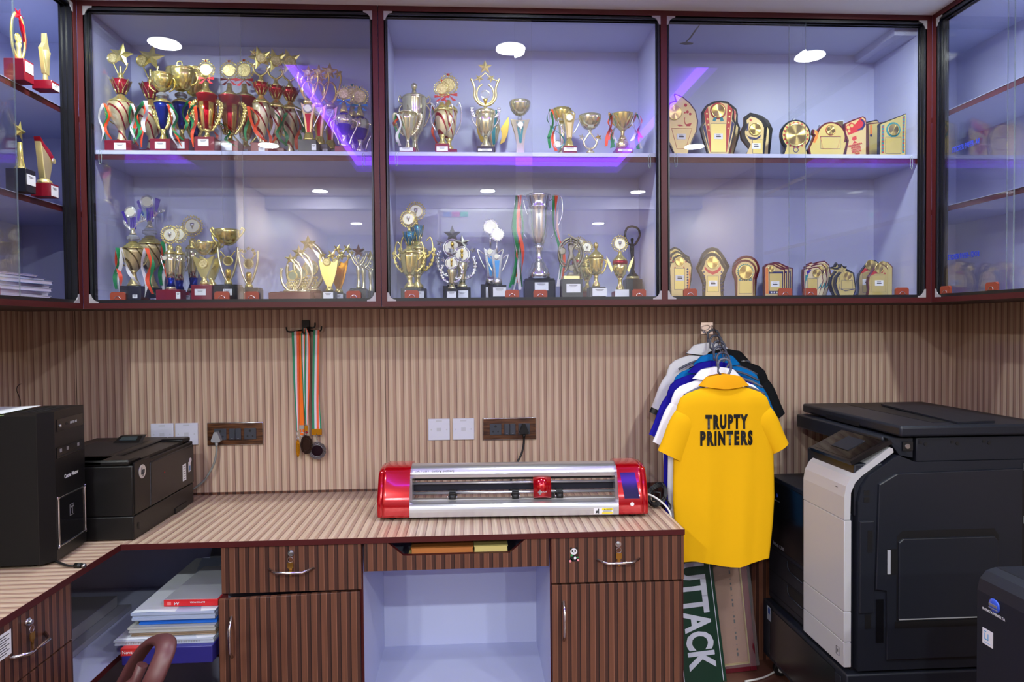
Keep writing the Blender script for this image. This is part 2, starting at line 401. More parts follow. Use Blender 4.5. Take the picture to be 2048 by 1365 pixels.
# ================= worktop and base units =================
ZK, YF = .75, 2.181
XK, XI = .682, -1.085
def worktop(name, label, x0, x1, y0, y1, m, bands):
    t = thing(name, label, 'worktop', (0, 0, 0))
    MB().box(x0, x1, y0, y1, ZK-.018, ZK, m, mats={4: brownund}).build('board', t)
    bb = MB()
    for a in bands: bb.box(*a, ZK-.0182, ZK-.0002, maroon)
    bb.build('edge_band', t); return t
worktop('worktop', 'long beige fluted worktop with maroon edge carrying the red cutting plotter', XI, XK, YF, YW-.001, top_x, [(XI, XK+.0012, YF-.0012, YF), (XK, XK+.0012, YF, YW-.001)])
worktop('worktop', 'beige fluted worktop arm along the left wall under the computer tower', XL+.001, XI-.0003, .7, YW-.001, top_y, [(XI-.0003, XI+.0009, .7, YF-.0012)])
def bar_handle(parent, p0, p1, out, r=.0045):
    """bent chrome bar handle between two feet, standing off by vector out"""
    p0, p1, out = Vector(p0), Vector(p1), Vector(out); d = p1-p0
    MB().tube([p0, p0+d*.22+out, p0+d*.78+out, p1], r, chrome, 10).build('handle', parent)
brass = mat('brass key', S(196, 150, 74), .3, 1.)
def lock(parent, p, n):
    """cam lock with a key ring and a hanging spare key; p on the surface, n outward unit vector"""
    p, n = Vector(p), Vector(n); u = Vector((0, 0, 1)).cross(n)
    k = MB().tube([p-n*.001, p+n*.006], .0095, chrome, 20).build('lock', parent)
    MB().tube([p+n*.006, p+n*.014], .0055, steel, 14).build('lock_barrel', k)
    q = p+n*.012-Vector((0, 0, .018)); rr = [q+u*.0085*math.cos(2*PI*i/16)+Vector((0, 0, 1))*.0085*math.sin(2*PI*i/16) for i in range(16)]
    MB().tube(rr, .0009, chrome, 6, True).build('key_ring', k)
    z = q-Vector((0, 0, .0085)); P = lambda a, c: z+u*a+Vector((0, 0, c))
    MB().extr([P(-.009, 0), P(.009, 0), P(.009, -.017), P(.005, -.019), P(.002, -.043), P(-.002, -.043), P(-.005, -.019), P(-.009, -.017)], n*.0018, brass).build('key', k)
YD = 2.186      # front plane of the drawers
def pedestal(label, x0, x1, hinge_ajar, hd):
    t = thing('drawer_pedestal', label, 'cabinet', (0, 0, 0))
    b = MB(); b.box(x0, x0+.018, YD+.018, 2.78, .06, ZK-.0185, lav, mats={2: maroon}); b.box(x1-.018, x1, YD+.018, 2.78, .06, ZK-.0185, lav, mats={2: maroon})
    b.box(x0+.018, x1-.018, YD+.06, 2.78, .57, .585, lav); b.box(x0+.018, x1-.018, 2.765, 2.78, .06, ZK-.0185, lav); b.box(x0, x1, YD+.03, 2.78, 0, .06, brownund)
    b.build('carcass', t)
    d = MB().box(x0+.004, x1-.003, YD, YD+.018, .5845, ZK-.0205, dark_x, .0008, 1).build('drawer', t)
    c = (x0+x1)/2 if hd < 0 else .466
    lock(d, (c, YD, .7075), (0, -1, 0)); bar_handle(d, (c-.069, YD, .657), (c+.069, YD, .657), (0, -.028, -.004))
    # door, hinged on its right edge
    w_ = x1-x0-.012; dl = thing('door', None, None); dl.parent = t; dl.location = (x1-.008, YD+.001, 0); dl.rotation_euler = (0, 0, hinge_ajar)
    MB().box(-w_, 0, 0, .018, .07, .578, dark_x, .0008, 1).build('door_panel', dl)
    hx = -w_+.038; bar_handle(dl, (hx, 0, .525), (hx, 0, .398), (0, -.028, 0))
    return t
pedestal('brown fluted pedestal with drawer and ajar door left of the knee space', -.790, -.351, .085, -1)
pedr = pedestal('brown fluted pedestal with panda sticker on its drawer, right of the knee space', .246, .685, 0, 1)
# keyboard drawer with a cut-out top edge
t = thing('keyboard_drawer', 'shallow brown fluted drawer with a trapezoid cut-out above the knee space', 'drawer', (0, 0, 0))
MB().prism([(-.345, .641), (.241, .641), (.241, .7305), (.167, .7305), (.117, .688), (-.221, .688), (-.271, .7305), (-.345, .7305)], YD, YD+.018, dark_x, side=maroon).build('drawer_front', t)
MB().box(-.338, .234, YD+.018, 2.6, .643, .652, lav).build('tray', t)
for k, (x0_, x1_, y0_, z_, h_, c_, lb) in enumerate(((-.21, .11, .03, .6525, .0235, S(206, 190, 120), 'dull yellow folder lying lowest in the open keyboard drawer'), (-.20, .0, .034, .677, .022, S(196, 120, 60), 'orange folder lying in the left half of the keyboard drawer'), (.002, .112, .034, .677, .024, S(222, 204, 130), 'pale yellow folder lying in the right half of the keyboard drawer'), (-.19, .09, .12, .7015, .016, S(60, 74, 92), 'dark blue folder lying on top at the back of the keyboard drawer'))):
    t = thing('paper_folder', lb, 'folder', ((x0_+x1_)/2, YD+y0_, z_), 0, 'folders in the keyboard drawer'); W = (x1_-x0_)/2
    m = mat('folder %d' % k, c_, .6); MB().box(-W+.002, W-.002, .001, .26, .0015, h_-.0015, m).build('pages', t)
    MB().box(-W, W, 0, .262, 0, .0015, m).box(-W, W, 0, .262, h_-.0015, h_, m).build('cover', t)
t = thing('knee_space', 'lavender lined knee space between the two pedestals', 'cabinet', (0, 0, 0))
MB().box(-.351, .246, 2.70, 2.715, .16, ZK-.0185, lav).build('back_panel', t)
MB().box(-.351, .246, YD+.02, 2.70, .142, .16, lav).build('floor_panel', t)
# drawer unit of the left arm, looking to +x
t = thing('drawer_unit', 'brown fluted drawer unit under the left worktop arm, with keys and a paper note', 'cabinet', (0, 0, 0))
MB().box(XL+.002, XI-.02, .75, 1.918, 0, ZK-.0185, brownund, mats={3: lav}).build('carcass', t)
XD = XI-.002
for z0_, z1_ in ((.577, .7305), (.42, .573), (.06, .416)):
    d = MB().box(XD-.018, XD, 1.30, 1.919, z0_, z1_, dark_y, .0008, 1).build('drawer', t)
    if z1_ > .7: lock(d, (XD, 1.73, .704), (1, 0, 0))
    if z1_ > .5: bar_handle(d, (XD, 1.665, z0_+.069), (XD, 1.80, z0_+.069), (.028, 0, -.004))
MB().box(XD-.018, XD, .75, 1.297, .06, .7305, dark_y, .0008, 1).build('door', t)
nt = MB().box(XD+.0002, XD+.0008, 1.575, 1.672, .655, .713, card).build('paper_note', t)
for k in range(8): MB().box(XD+.0008, XD+.001, 1.59, 1.655+.01*(k % 2), .662+k*.006, .664+k*.006, ink).build('print_line', nt)
# open corner bay
t = thing('corner_shelf', 'open lavender corner bay with an L shaped shelf under the worktop corner', 'shelf', (0, 0, 0))
zz = .395
MB().extr([(XL+.002, 1.92, zz-.018), (-1.11, 1.92, zz-.018), (-1.11, 2.21, zz-.018), (-.792, 2.21, zz-.018), (-.792, 2.78, zz-.018), (XL+.002, 2.78, zz-.018)], (0, 0, .018), lav).build('shelf', t)
MB().box(-1.11, -1.1085, 1.92, 2.21, zz-.0182, zz-.0002, maroon).box(-1.11, -.792, 2.2085, 2.21, zz-.0182, zz-.0002, maroon).build('shelf_edge', t)
MB().box(XL+.002, -.792, 2.782, 2.797, 0, ZK-.0185, lav).box(XL+.0005, XL+.0018, 1.92, 2.78, 0, ZK-.0185, lav).build('back_panel', t)

# panda sticker on the right hand drawer
dr = [o for o in pedr.children if o.name.startswith('drawer')][0]
pc = lambda x, z: (.322+x, .675+z)
skw, skb, skg, skp = mat('sticker white', S(226, 226, 230), .5), mat('sticker black', S(18, 20, 24), .5), mat('sticker green', S(40, 150, 80), .5), mat('sticker pink', S(240, 150, 160), .5)
def blob(m, y, L):
    b = MB()
    for x, z, rx, rz_ in L: b.prism([(pc(x, z)[0]+rx*math.cos(2*PI*i/16), pc(x, z)[1]+rz_*math.sin(2*PI*i/16)) for i in range(16)], YD-y, YD-y+.0003, m)
    return b
st = blob(skb, .0005, [(0, -.011, .0125, .011), (-.0085, .0215, .004, .004), (.0085, .0215, .004, .004), (-.010, -.017, .006, .006), (.012, -.015, .006, .006)]).build('sticker', dr); tag(st, 'panda sticker')
blob(skw, .0009, [(0, .011, .0112, .0105), (.004, -.010, .004, .005)]).build('face', st)
blob(skb, .0013, [(-.0045, .0125, .0028, .0035), (.0045, .0125, .0028, .0035), (0, .007, .0016, .0012)]).build('eye_patch', st)
blob(skp, .0013, [(-.0115, -.0195, .004, .004), (.0135, -.0165, .0035, .004)]).build('paw', st); blob(skg, .0014, [(-.007, -.001, .004, .003), (.012, -.008, .004, .002)]).build('leaf', st)

dcab = bpy.data.objects['display_cabinet.001']
b = MB(); sm = mat('dried glue stain', S(120, 116, 104), .7); L_ = Vector((0, YC, ZB)); q_ = lambda x, y: PZ(x, y, ZT-.0004)-L_
b.extr([q_(*a) for a in ((1358, 87), (1372, 84), (1387, 86), (1384, 89), (1370, 90))], (0, 0, .0003), sm)
b.extr([q_(*a) for a in ((1371, 84), (1380, 74), (1388, 62), (1400, 48), (1402, 48), (1391, 63), (1383, 75), (1374, 84))], (0, 0, .0003), sm); tag(b.build('glue_stain', dcab), 'dried glue smear on the ceiling of the plaque bay')
for n_, px in ((2, 771), (3, 1350), (4, 153)):
    x = PY(px, 760, YW).x; tag(MB().box(x-.0012, x+.0012, YW-.0008, YW, .76, 1.485, mat('panel joint', S(86, 62, 52), .7)).build('trim_%d' % n_), kind='structure')
# ================= trophies =================
ZSH = 2.0385      # top of the upper shelf; lower trophies stand on the bottom board
F_, M_, B_ = 2.548, 2.632, 2.712
def swirl(name, base, line, scale, dist, thr):
    t = NT(name); tc = t.n('ShaderNodeTexCoord'); wv = t.n('ShaderNodeTexWave', wave_type='BANDS', bands_direction='DIAGONAL')
    wv.inputs['Scale'].default_value = scale; wv.inputs['Distortion'].default_value = dist; wv.inputs['Detail'].default_value = 1
    wv.inputs['Detail Scale'].default_value = .6
    t.l(tc.outputs['Object'], wv.inputs[0])
    t.l(t.ramp(wv.outputs[1], [(0, base), (thr, line)], 'CONSTANT'), t.b.inputs['Base Color'])
    t.b.inputs['Metallic'].default_value = .55; t.b.inputs['Roughness'].default_value = .3; return t.m
ivory = swirl('ivory gold with red swirls', S(222, 208, 164), S(150, 20, 34), 16, 3.5, .86)
ivorystar = swirl('ivory gold with red rays', S(222, 212, 172), S(140, 18, 34), 15, 1.5, .88)
ivorygold = swirl('pale gold with bright swirls', S(214, 198, 146), S(110, 92, 40), 15, 3., .9)
def panel(name, a, b, n):
    t = NT(name); tc = t.n('ShaderNodeTexCoord'); g = t.n('ShaderNodeTexGradient', gradient_type='RADIAL'); t.l(tc.outputs['Object'], g.inputs[0])
    f = t.math('FRACT', t.math('ADD', t.math('MULTIPLY', g.outputs[1], n), .3))
    t.l(t.ramp(f, [(0, a), (.5, b)], 'CONSTANT'), t.b.inputs['Base Color']); t.b.inputs['Metallic'].default_value = .8; t.b.inputs['Roughness'].default_value = .2; return t.m
redpanel = panel('red and gold panels', S(236, 204, 120), S(170, 12, 30), 5)
bluepanel = panel('blue and gold panels', S(24, 40, 140), S(236, 204, 120), 3)
discs = NT('engraved gold disc'); _tc = discs.n('ShaderNodeTexCoord'); _g = discs.n('ShaderNodeTexNoise'); _g.inputs['Scale'].default_value = 220
discs.l(_tc.outputs['Object'], _g.inputs[0]); discs.l(discs.ramp(_g.outputs[0], [(.35, S(180, 160, 100)), (.65, S(232, 218, 160))]), discs.b.inputs['Base Color'])
discs.b.inputs['Metallic'].default_value = .6; discs.b.inputs['Roughness'].default_value = .38
medgold = discs.m
medwhite = mat('pale medal centre', S(226, 224, 204), .35, .3)

class T:
    def __init__(s, cx, Y, zs, label, y0p=None, f=1., group=None, name='trophy', cat='trophy', cy=None):
        p = PY(cx, cy or (230 if zs > 1.9 else 520), Y); s.k = f*Y/FP*.999; s.Y = Y; s.z0 = zs
        s.r = thing(name, label, cat, (p.x, Y, zs), 0, group); s.y0 = y0p or proj((p.x, Y, zs))[1]; s.cx = cx
    def z(s, y): return max(.0, (s.y0-y)*s.k)
    def base(s, w, yt, m, card_=None, d=None, dx=0, step=True):
        k = s.k; h = s.z(yt); W = w*k/2; D = min(d or w*k/2, .030)
        o = MB()
        if step:
            o.box(dx*k-W, dx*k+W, -D, D, 0, h*.93, m, .0012, 1); o.box(dx*k-W*.94, dx*k+W*.94, -D*.94, D*.94, h*.93, h, m, .001, 1)
        else: o.box(dx*k-W, dx*k+W, -D, D, 0, h, m, .0015, 1)
        o = o.build('base', s.r)
        if card_:
            cx_, cw, ct, cb = card_; z0, z1 = max(.002, s.z(cb)), s.z(ct)
            c = MB().box((cx_-cw/2)*k, (cx_+cw/2)*k, -D-.0012, -D-.0002, z0, z1, card).build('label_card', o)
            zz_ = z1-(z1-z0)*.22
            MB().box((cx_-cw*.3)*k, (cx_+cw*.28)*k, -D-.0015, -D-.0012, zz_, zz_+.0014, ink).box((cx_-cw*.22)*k, (cx_+cw*.2)*k, -D-.0015, -D-.0012, zz_-.004, zz_-.0026, ink).build('print', c)
        s.D = D; return s
    def lat(s, name, prof, m, flute=None, dx=0, seg=28, sy=1.):
        MB().lathe([(r*s.k, s.z(y)) for r, y in sorted(prof, key=lambda q: -q[1])], m, seg, (0, 0), flute, True, sy).build(name, s.r, (dx*s.k, 0, 0)); return s
    def hand(s, pts, r, m, both=True, leaf=0, name='handle', dy=0):
        for sg in ((1, -1) if both else (1,)):
            P = [(sg*x*s.k, dy, s.z(y)) for x, y in pts]; b = MB(); q = smooth(P, 6)
            b.tube(q, r*s.k, m, 6)
            if leaf:
                for i in range(1, len(q)-1, leaf):
                    for e in (-1, 1): b.ball(q[i]+Vector((e*r*s.k*1.1, 0, r*s.k*.8)), r*s.k*1.25, m, (1, .7, 1.5), 6, 4)
            b.build(name, s.r)
        return s
    def star(s, dx, y, R, m, t=2.4, rot=0, r=.42, name='star', dy=0, ring=False):
        b = MB(); b.star(dx*s.k, s.z(y), R*s.k, dy, t*s.k, m, r, rot)
        b.build(name, s.r); return s
    def staro(s, dx, y, R, m, r=1.6, name='star', rot=0):
        p = [(dx*s.k+(R if i % 2 == 0 else R*.45)*s.k*math.sin(rot+PI*i/5), 0, s.z(y)+(R if i % 2 == 0 else R*.45)*s.k*math.cos(rot+PI*i/5)) for i in range(10)]
        MB().tube(p, r*s.k, m, 6, True).build(name, s.r); return s
    def medal(s, dx, y, R, leaf=True, bow=None, dm=None, rm=gold, rays=0, name='medallion', dy=0, cup=False):
        k = s.k; b = MB(); cx, cz = dx*k, s.z(y)
        if leaf:
            n = int(max(18, R*1.35))
            for i in range(n):
                a = 2*PI*i/n+PI/n
                for e, rr in ((0, .97), (.12, .86)):
                    rot = Matrix.Rotation(-(a+PI/2+.5), 4, 'Y')
                    b.ball((cx+math.sin(a+e)*R*k*rr, dy, cz+math.cos(a+e)*R*k*rr), R*k*.075, rm, (1.5, .8, .8), 6, 4, rot)
            b.ring(cx, cz, R*k*.90, R*k*.022, dy, rm, 28); b.ring(cx, cz, R*k*.72, R*k*.018, dy, rm, 24)
        elif rays:
            for i in range(rays): a = 2*PI*i/rays; b.ball((cx+math.sin(a)*R*k*.93, dy, cz+math.cos(a)*R*k*.93), R*k*.12, rm, (1, .6, 1), 6, 4)
            b.ring(cx, cz, R*k*.82, R*k*.09, dy, rm, 28)
        else: b.ring(cx, cz, R*k*.92, R*k*.08, dy, rm, 28)
        o = b.build(name, s.r); rd = R*k*(.66 if leaf else .78)
        dmm = dm or medgold
        d = MB().disc(cx, cz, rd, dy-.0016, dy+.0016, dmm).ring(cx, cz, rd*.98, rd*.06, dy-.0012, rm, 24)
        if cup:
            d.lathe([(rd*.06, cz-rd*.45), (rd*.1, cz-rd*.2), (rd*.28, cz), (rd*.32, cz+rd*.4)], silver, 10, (cx, dy-.0016))
        d.build('disc', o)
        if leaf:
            sp = MB()
            for a in (PI/2, PI*7/6, PI*11/6): sp.tube([(cx+rd*.95*math.cos(a), dy, cz+rd*.95*math.sin(a)), (cx+R*k*.88*math.cos(a), dy, cz+R*k*.88*math.sin(a))], R*k*.03, rm, 5)
            sp.build('spoke', o)
        if bow:
            bb = MB(); by = cz-R*k*1.0
            for e in (-1, 1):
                bb.prism([(cx, by), (cx+e*R*k*.9, by+R*k*.16), (cx+e*R*k*.9, by-R*k*.16)][::-e], dy-.005, dy-.0035, bow)
                bb.prism([(cx, by), (cx+e*R*k*.78, by-R*k*.55), (cx+e*R*k*.45, by-R*k*.62)][::-e], dy-.0035, dy-.002, bow)
            bb.ball((cx, dy-.005, by), R*k*.13, rm, (1, .7, 1), 6, 4).build('bow', o)
            MB().ball((cx, dy, cz+R*k*1.02), R*k*.13, bow, (1, 1, 1), 6, 4).prism([(cx-R*k*.4, cz+R*k*1.18), (cx, cz+R*k), (cx+R*k*.4, cz+R*k*1.18), (cx, cz+R*k*1.06)], dy-.002, dy+.001, rm).build('bow_crest', o)
        return s
    def crown(s, yt, yb, rt_, rb, m, gm=gold, n=8, dx=0):
        k = s.k; zt_, zb_ = s.z(yt), s.z(yb)
        o = MB().lathe([(rb*k*.9, zb_), (rt_*k*.86, zb_+(zt_-zb_)*.6), (rt_*k*.9, zt_)], m, 20).build('crown', s.r, (dx*k, 0, 0))
        b = MB(); pts = []
        for i in range(2*n):
            a = PI*i/n; rr, zz_ = ((rt_*k, zt_) if i % 2 else (rb*k*1.05+(rt_-rb)*k*.3, zb_+(zt_-zb_)*.28)); pts.append((rr*math.cos(a), rr*math.sin(a), zz_))
        b.tube(pts, rt_*k*.09, gm, 6, True)
        for i in range(n): a = 2*PI*i/n; b.tube([(rb*k*math.cos(a), rb*k*math.sin(a), zb_), ((rb*1.05+(rt_-rb)*.3)*k*math.cos(a), (rb*1.05+(rt_-rb)*.3)*k*math.sin(a), zb_+(zt_-zb_)*.3)], rt_*k*.08, gm, 5)
        b.build('crown_petals', o); return s
    def crys(s, yt, yb, r, dx=0):
        b = MB(); b.ball((0, 0, (s.z(yt)+s.z(yb))/2), 1, crystal, (r*s.k, r*s.k, (s.z(yt)-s.z(yb))/2), 12, 5)
        for f in b.bm.faces: f.smooth = False
        b.build('crystal_knob', s.r, (dx*s.k, 0, 0)); return s
    def rib(s, pts, w_, m, dy=-.02, tw=1., ph=0, name='ribbon'):
        k = s.k; P = smooth([(x*k, 0, s.z(y)) for x, y in pts], 6); b = MB(); n = len(P); rows = []
        for i, p in enumerate(P):
            a = ph+tw*2.4*math.sin(i/n*PI*1.6); u = Vector((math.cos(a), math.sin(a), 0)); ww = w_*k/2
            y = dy-.006*math.sin(i/n*PI)
            rows.append((b.bm.verts.new(p+Vector((0, y, 0))+u*ww), b.bm.verts.new(p+Vector((0, y, 0))-u*ww)))
        for a, c in zip(rows, rows[1:]): b.f([a[0], a[1], c[1], c[0]], m, True)
        b.build(name, s.r, norm=False); return s
    def poly(s, pts, m, th=3, name='plate', dy=0, mirror=False, side=None, bev=0):
        for sg in ((1, -1) if mirror else (1,)):
            q = [(sg*x*s.k, s.z(y)) for x, y in pts]
            MB().prism(q, dy-th*s.k/2, dy+th*s.k/2, m, side, bev).build(name, s.r)
        return s
    def ringo(s, dx, y, rx, rz, r, m, a0=0, a1=360, name='ring', sq=1., dy=0):
        MB().ring(dx*s.k, s.z(y), rx*s.k, r*s.k, dy, m, 32, rz*s.k, math.radians(a0), math.radians(a1), sq).build(name, s.r); return s
def tri(t, L, x, y, n=3, w_=4.5, order=0, ph=0., dy=-.022):
    """tricolour ribbons hanging from (x,y); L = list of end (dx,y)"""
    cols = [green, white_rib, orange]; cols = cols[order:]+cols[:order]
    for i, (ex, ey) in enumerate(L):
        c = cols[i % 3]; mx = x+(ex-x)*.5; bow = 5*(-1)**i
        t.rib([(x+(ex-x)*.08*i, y), (mx+bow, y+(ey-y)*.35), (mx-bow*.6, y+(ey-y)*.7), (ex, ey)], w_, c, dy-.0025*i, .35+.15*(i % 2), ph+.2*i)
    return t

# ---- upper shelf of the left cabinet ----
def k_starivory(t, base=True, ribs=True):
    if base: t.base(50, 286, basemar, (4, 22, 291, 304), step=False)
    t.lat('cup', [(12, 286.5), (9, 282), (6, 270), (6, 262), (9, 258), (14, 251), (20, 240), (23, 226), (24, 213)], ivory)
    t.lat('lid', [(24.5, 213), (21, 209), (13, 203), (7, 197), (5, 193)], gold)
    t.crown(168, 193, 18, 8, redm); t.lat('finial', [(5, 168), (6, 163), (5, 158), (4, 154)], gold)
    t.hand([(-4, 156), (-10, 142), (-14, 132)], 1.2, gold, False, name='topper_arm').hand([(4, 156), (11, 144), (14, 134)], 1.2, gold, False, name='topper_arm').hand([(0, 157), (0, 140)], 2.5, gold, False, name='topper_arm')
    t.star(2, 119, 24, gold, 3, .18, .42, 'topper_star').medal(-14, 125, 11, False, rm=gold)
    t.hand([(23, 222), (30, 228), (27, 240), (16, 250)], 1.2, gold)
    return t
t = k_starivory(T(243, F_, ZSH, 'gold star topped trophy with red swirled cup on maroon base, leftmost on the upper shelf'))
tri(t, [(-22, 288), (-32, 290), (-12, 284)], -26, 216, w_=5); tri(t, [(36, 296), (28, 292), (32, 284)], 26, 216, w_=5, order=2)
t = k_starivory(T(303, B_-.02, ZSH, 'star topped red swirled trophy standing half hidden behind the blue cone cup', 308, 1.075))
tri(t, [(-34, 288), (-22, 292), (-14, 296)], -26, 212, order=0)
def k_bluecone(t, bowl, top, knob=False, base=True):
    if base: t.base(38, 283, basemar, (1, 20, 289, 302), step=False)
    t.lat('stem', [(9, 283), (7, 279), (4, 272), (4.5, 264), (5, 261)], gold)
    t.lat('cone', [(5, 261), (9, 240), (14, 220), (16, 212)], bluem); t.hand([(16, 226), (13, 240), (7, 254), (4, 260)], 2.6, gold, leaf=2, name='leaf_trim')
    t.lat('dome', [(17, 212), (15, 208), (9, 204), (6, 202)], gold).crys(190, 203, 12)
    t.lat('bowl', [(4, 189), (bowl*.55, 184), (bowl*.85, top+20), (bowl, top+7), (bowl*.98, top), (bowl*.9, top+1)], gold, (14, .05, 300), sy=1. if bowl < 22 else .72)
    t.hand([(bowl*.95, top+6), (bowl*1.15, top+12), (bowl*1.05, top+26), (bowl*.6, top+33)], 1.2, goldd)
    if knob: t.hand([(-5, top), (-6, top-12), (2, top-14), (3, top-7)], 1.4, gold, False, name='lid_curl')
    return t
t = k_bluecone(T(326, F_, ZSH, 'gold bowl on a blue cone with tricolour ribbons and maroon base, left cabinet'), 21, 156)
tri(t, [(-34, 300), (-50, 296), (-26, 272)], -24, 212, w_=7, order=2, dy=-.03); tri(t, [(32, 296), (40, 298), (44, 286)], 14, 216, w_=5, order=1)
t = k_bluecone(T(363, M_, ZSH, 'wide gold bowl with curled knob on a blue cone, second from the left'), 28, 145, True)
tri(t, [(-28, 296), (4, 300), (-20, 284)], -22, 212, w_=5, order=1); tri(t, [(16, 262), (6, 276)], 20, 210, w_=5, order=2)
t = k_bluecone(T(390, B_, ZSH, 'gold bowl peeping out behind the curled knob bowl and the red column trophy', 308, 1.1), 23, 140)
def k_redcol(t, w_=18, mw=17, leafy=True, base=True):
    if base: t.base(38, 279, basemar, (-2, 20, 284, 297), step=False)
    t.lat('stem', [(9, 279), (8, 276), (4, 272), (4, 266), (9, 262)], gold)
    t.lat('body', [(9, 262), (12, 250), (15, 228), (w_-2, 210.5)], redpanel); t.lat('red_band', [(w_-2, 210.5), (w_+1, 197), (w_+2, 195), (w_, 194)], redm)
    t.lat('neck', [(w_, 194), (w_-4, 190), (6, 184), (4, 176), (4, 170)], gold)
    t.medal(0, 146, mw, True, redm)
    if leafy: t.hand([(18, 206), (27, 214), (26, 230), (20, 248), (8, 264)], 2., gold, leaf=2)
    else: t.hand([(20, 198), (32, 205), (31, 232), (22, 255), (8, 272)], 1.6, gold)
    return t
t = k_redcol(T(414, F_, ZSH, 'red and gold column trophy with bow wreath, front one of three, maroon base')); tri(t, [(-22, 298), (-28, 268)], -18, 218, w_=6, order=2)
t = k_redcol(T(460, M_-.02, ZSH, 'red and gold column trophy with bow wreath, middle one of three', 308, 1.05)); tri(t, [(-14, 300), (-22, 282), (20, 292)], -20, 246, w_=5, order=1)
k_redcol(T(490, B_, ZSH, 'red and gold column trophy with bow wreath, tallest, behind the glass edge', 308, 1.13), 20, 17, False)
def k_starcup(t, w_=16, base=True):
    if base: t.base(34, 290, basemar, (4, 12, 300, 307), step=False)
    t.lat('cup', [(7, 290), (6, 284), (5, 276), (7, 268), (11, 256), (14, 240), (w_, 222), (w_, 213)], ivorystar)
    t.lat('lid', [(w_+1, 213), (w_-1, 207), (8, 201), (5, 196), (4, 192)], gold); t.crown(172, 193, 16, 6, redm)
    t.lat('finial', [(6, 172), (7, 168), (4, 163), (3, 158)], gold).hand([(0, 158), (11, 150), (14, 140)], 2, gold, name='crescent_arm')
    t.star(-1, 122, 24, gold, 3, -.25).star(-13, 112, 8, gold, 2, .2, name='small_star').star(-14, 137, 7, gold, 2, .5, name='small_star').medal(2, 124, 10.5, False, rm=gold, dy=-.006)
    t.star(5, 216, 3.5, redm, 1.5, name='red_star', dy=-(w_+.4)*t.k).star(-9, 229, 3.5, redm, 1.5, name='red_star', dy=-(w_-2)*t.k)
    return t
t = k_starcup(T(523, F_, ZSH, 'star cluster topped cup with red crown, leftmost of three, ivory body')); tri(t, [(-26, 286), (-2, 284), (12, 288)], -22, 222, w_=6, order=0); t.rib([(-20, 221), (-14, 250), (0, 276), (14, 288)], 6, orange, -.03, .3)
t = k_starcup(T(553, M_-.012, ZSH, 'star cluster topped cup with red crown, middle one of three', 308, 1.03)); tri(t, [(-4, 292), (-14, 296), (22, 286)], -6, 220, w_=6, order=1); tri(t, [(-12, 290), (18, 288)], 22, 224, w_=6, order=2)
t = k_starcup(T(581, B_-.005, ZSH, 'star cluster topped cup with red crown, rightmost and largest of three', 308, 1.08), 20); t.hand([(-20, 210), (-28, 220), (-22, 244), (-10, 258)], 1.6, gold); tri(t, [(24, 290), (26, 272), (14, 284)], 18, 224, w_=6, order=0)
def k_redcone(t, top, base=True, arms=True):
    if base: t.base(35, 284, baseblack, (13, 9, 293, 305), step=False)
    t.lat('foot', [(11, 284), (10.5, 279), (9.5, 278), (9, 273), (8, 272), (7.5, 268), (5, 267)], gold)
    t.poly([(-5, 267), (5, 267), (8, 240), (14, 209), (8, 214), (-8, 214), (-14, 209), (-8, 240)], gold, 9, 'body', bev=.001)
    t.poly([(-2.5, 268), (2.5, 268), (3, 250), (6, 231), (-6, 231), (-3, 250)], redm, 11, 'red_inlay')
    t.medal(0, 221, 9, False, dm=medwhite, rm=silver, dy=-6*t.k).lat('neck', [(8, 214), (10, 207), (7, 204), (3, 200)], gold)
    if arms: t.hand([(-14, 224), (-24, 220), (-26, 217), (-23, 226), (-12, 250), (-9, 256)], 1.2, silver, True)
    # twin ringed star topper
    t.hand([(-4, 204), (-12, 190), (-19, 165), (-18, 148)], 1.6, goldd, True, name='topper_arm'); t.ringo(0, 184, 11, 17, 1.8, goldd, name='topper_ring')
    t.star(0, top, 15, goldd, 2.5, .1, name='topper_star').star(-14, top+14, 8, goldd, 2, .5, name='small_star').star(15, top+5, 9, goldd, 2, -.3, name='small_star').medal(0, top+1, 6, False, rm=goldd, dy=-.006)
    return t
k_redcone(T(617, F_, ZSH, 'slim gold cone trophy with red inlay and silver handles, front black base'), 150)
k_redcone(T(638, M_-.02, ZSH, 'slim gold cone trophy with red inlay, just right of the front one', 308, 1.06), 148)
k_redcone(T(660, B_-.01, ZSH, 'slim gold cone trophy, tallest star, behind the other two slim ones', 308, 1.14), 148, arms=False)
def k_blueurn(t, R=14, base=True):
    if base: t.base(32, 296, basemar)
    t.lat('stem', [(10, 296), (8, 290), (4, 284), (4, 276), (6, 272)], silvergold)
    t.lat('urn', [(6, 272), (11, 262), (14, 250), (15, 240), (13, 232), (7, 229)], bluem); t.lat('silver_belt', [(14.6, 252), (16.2, 245), (15.4, 237), (13, 233)], silvergold, (9, .05))
    t.lat('neck', [(7, 229), (8, 224), (5, 218), (4, 208)], gold).hand([(15, 240), (25, 246), (24, 256), (15, 274), (10, 290)], 1.5, silvergold)
    t.medal(0, 190, R, True, cyanm); return t
k_blueurn(T(688, F_, ZSH, 'blue urn trophy with gold wreath and teal bow, left one of three'))
k_blueurn(T(720, F_+.066, ZSH, 'blue urn trophy with gold wreath, rightmost next to the maroon post', 308, 1.04), 17)
k_blueurn(T(705, B_, ZSH, 'blue urn trophy whose wreath shows between the other two urns', 308, 1.16), 17)

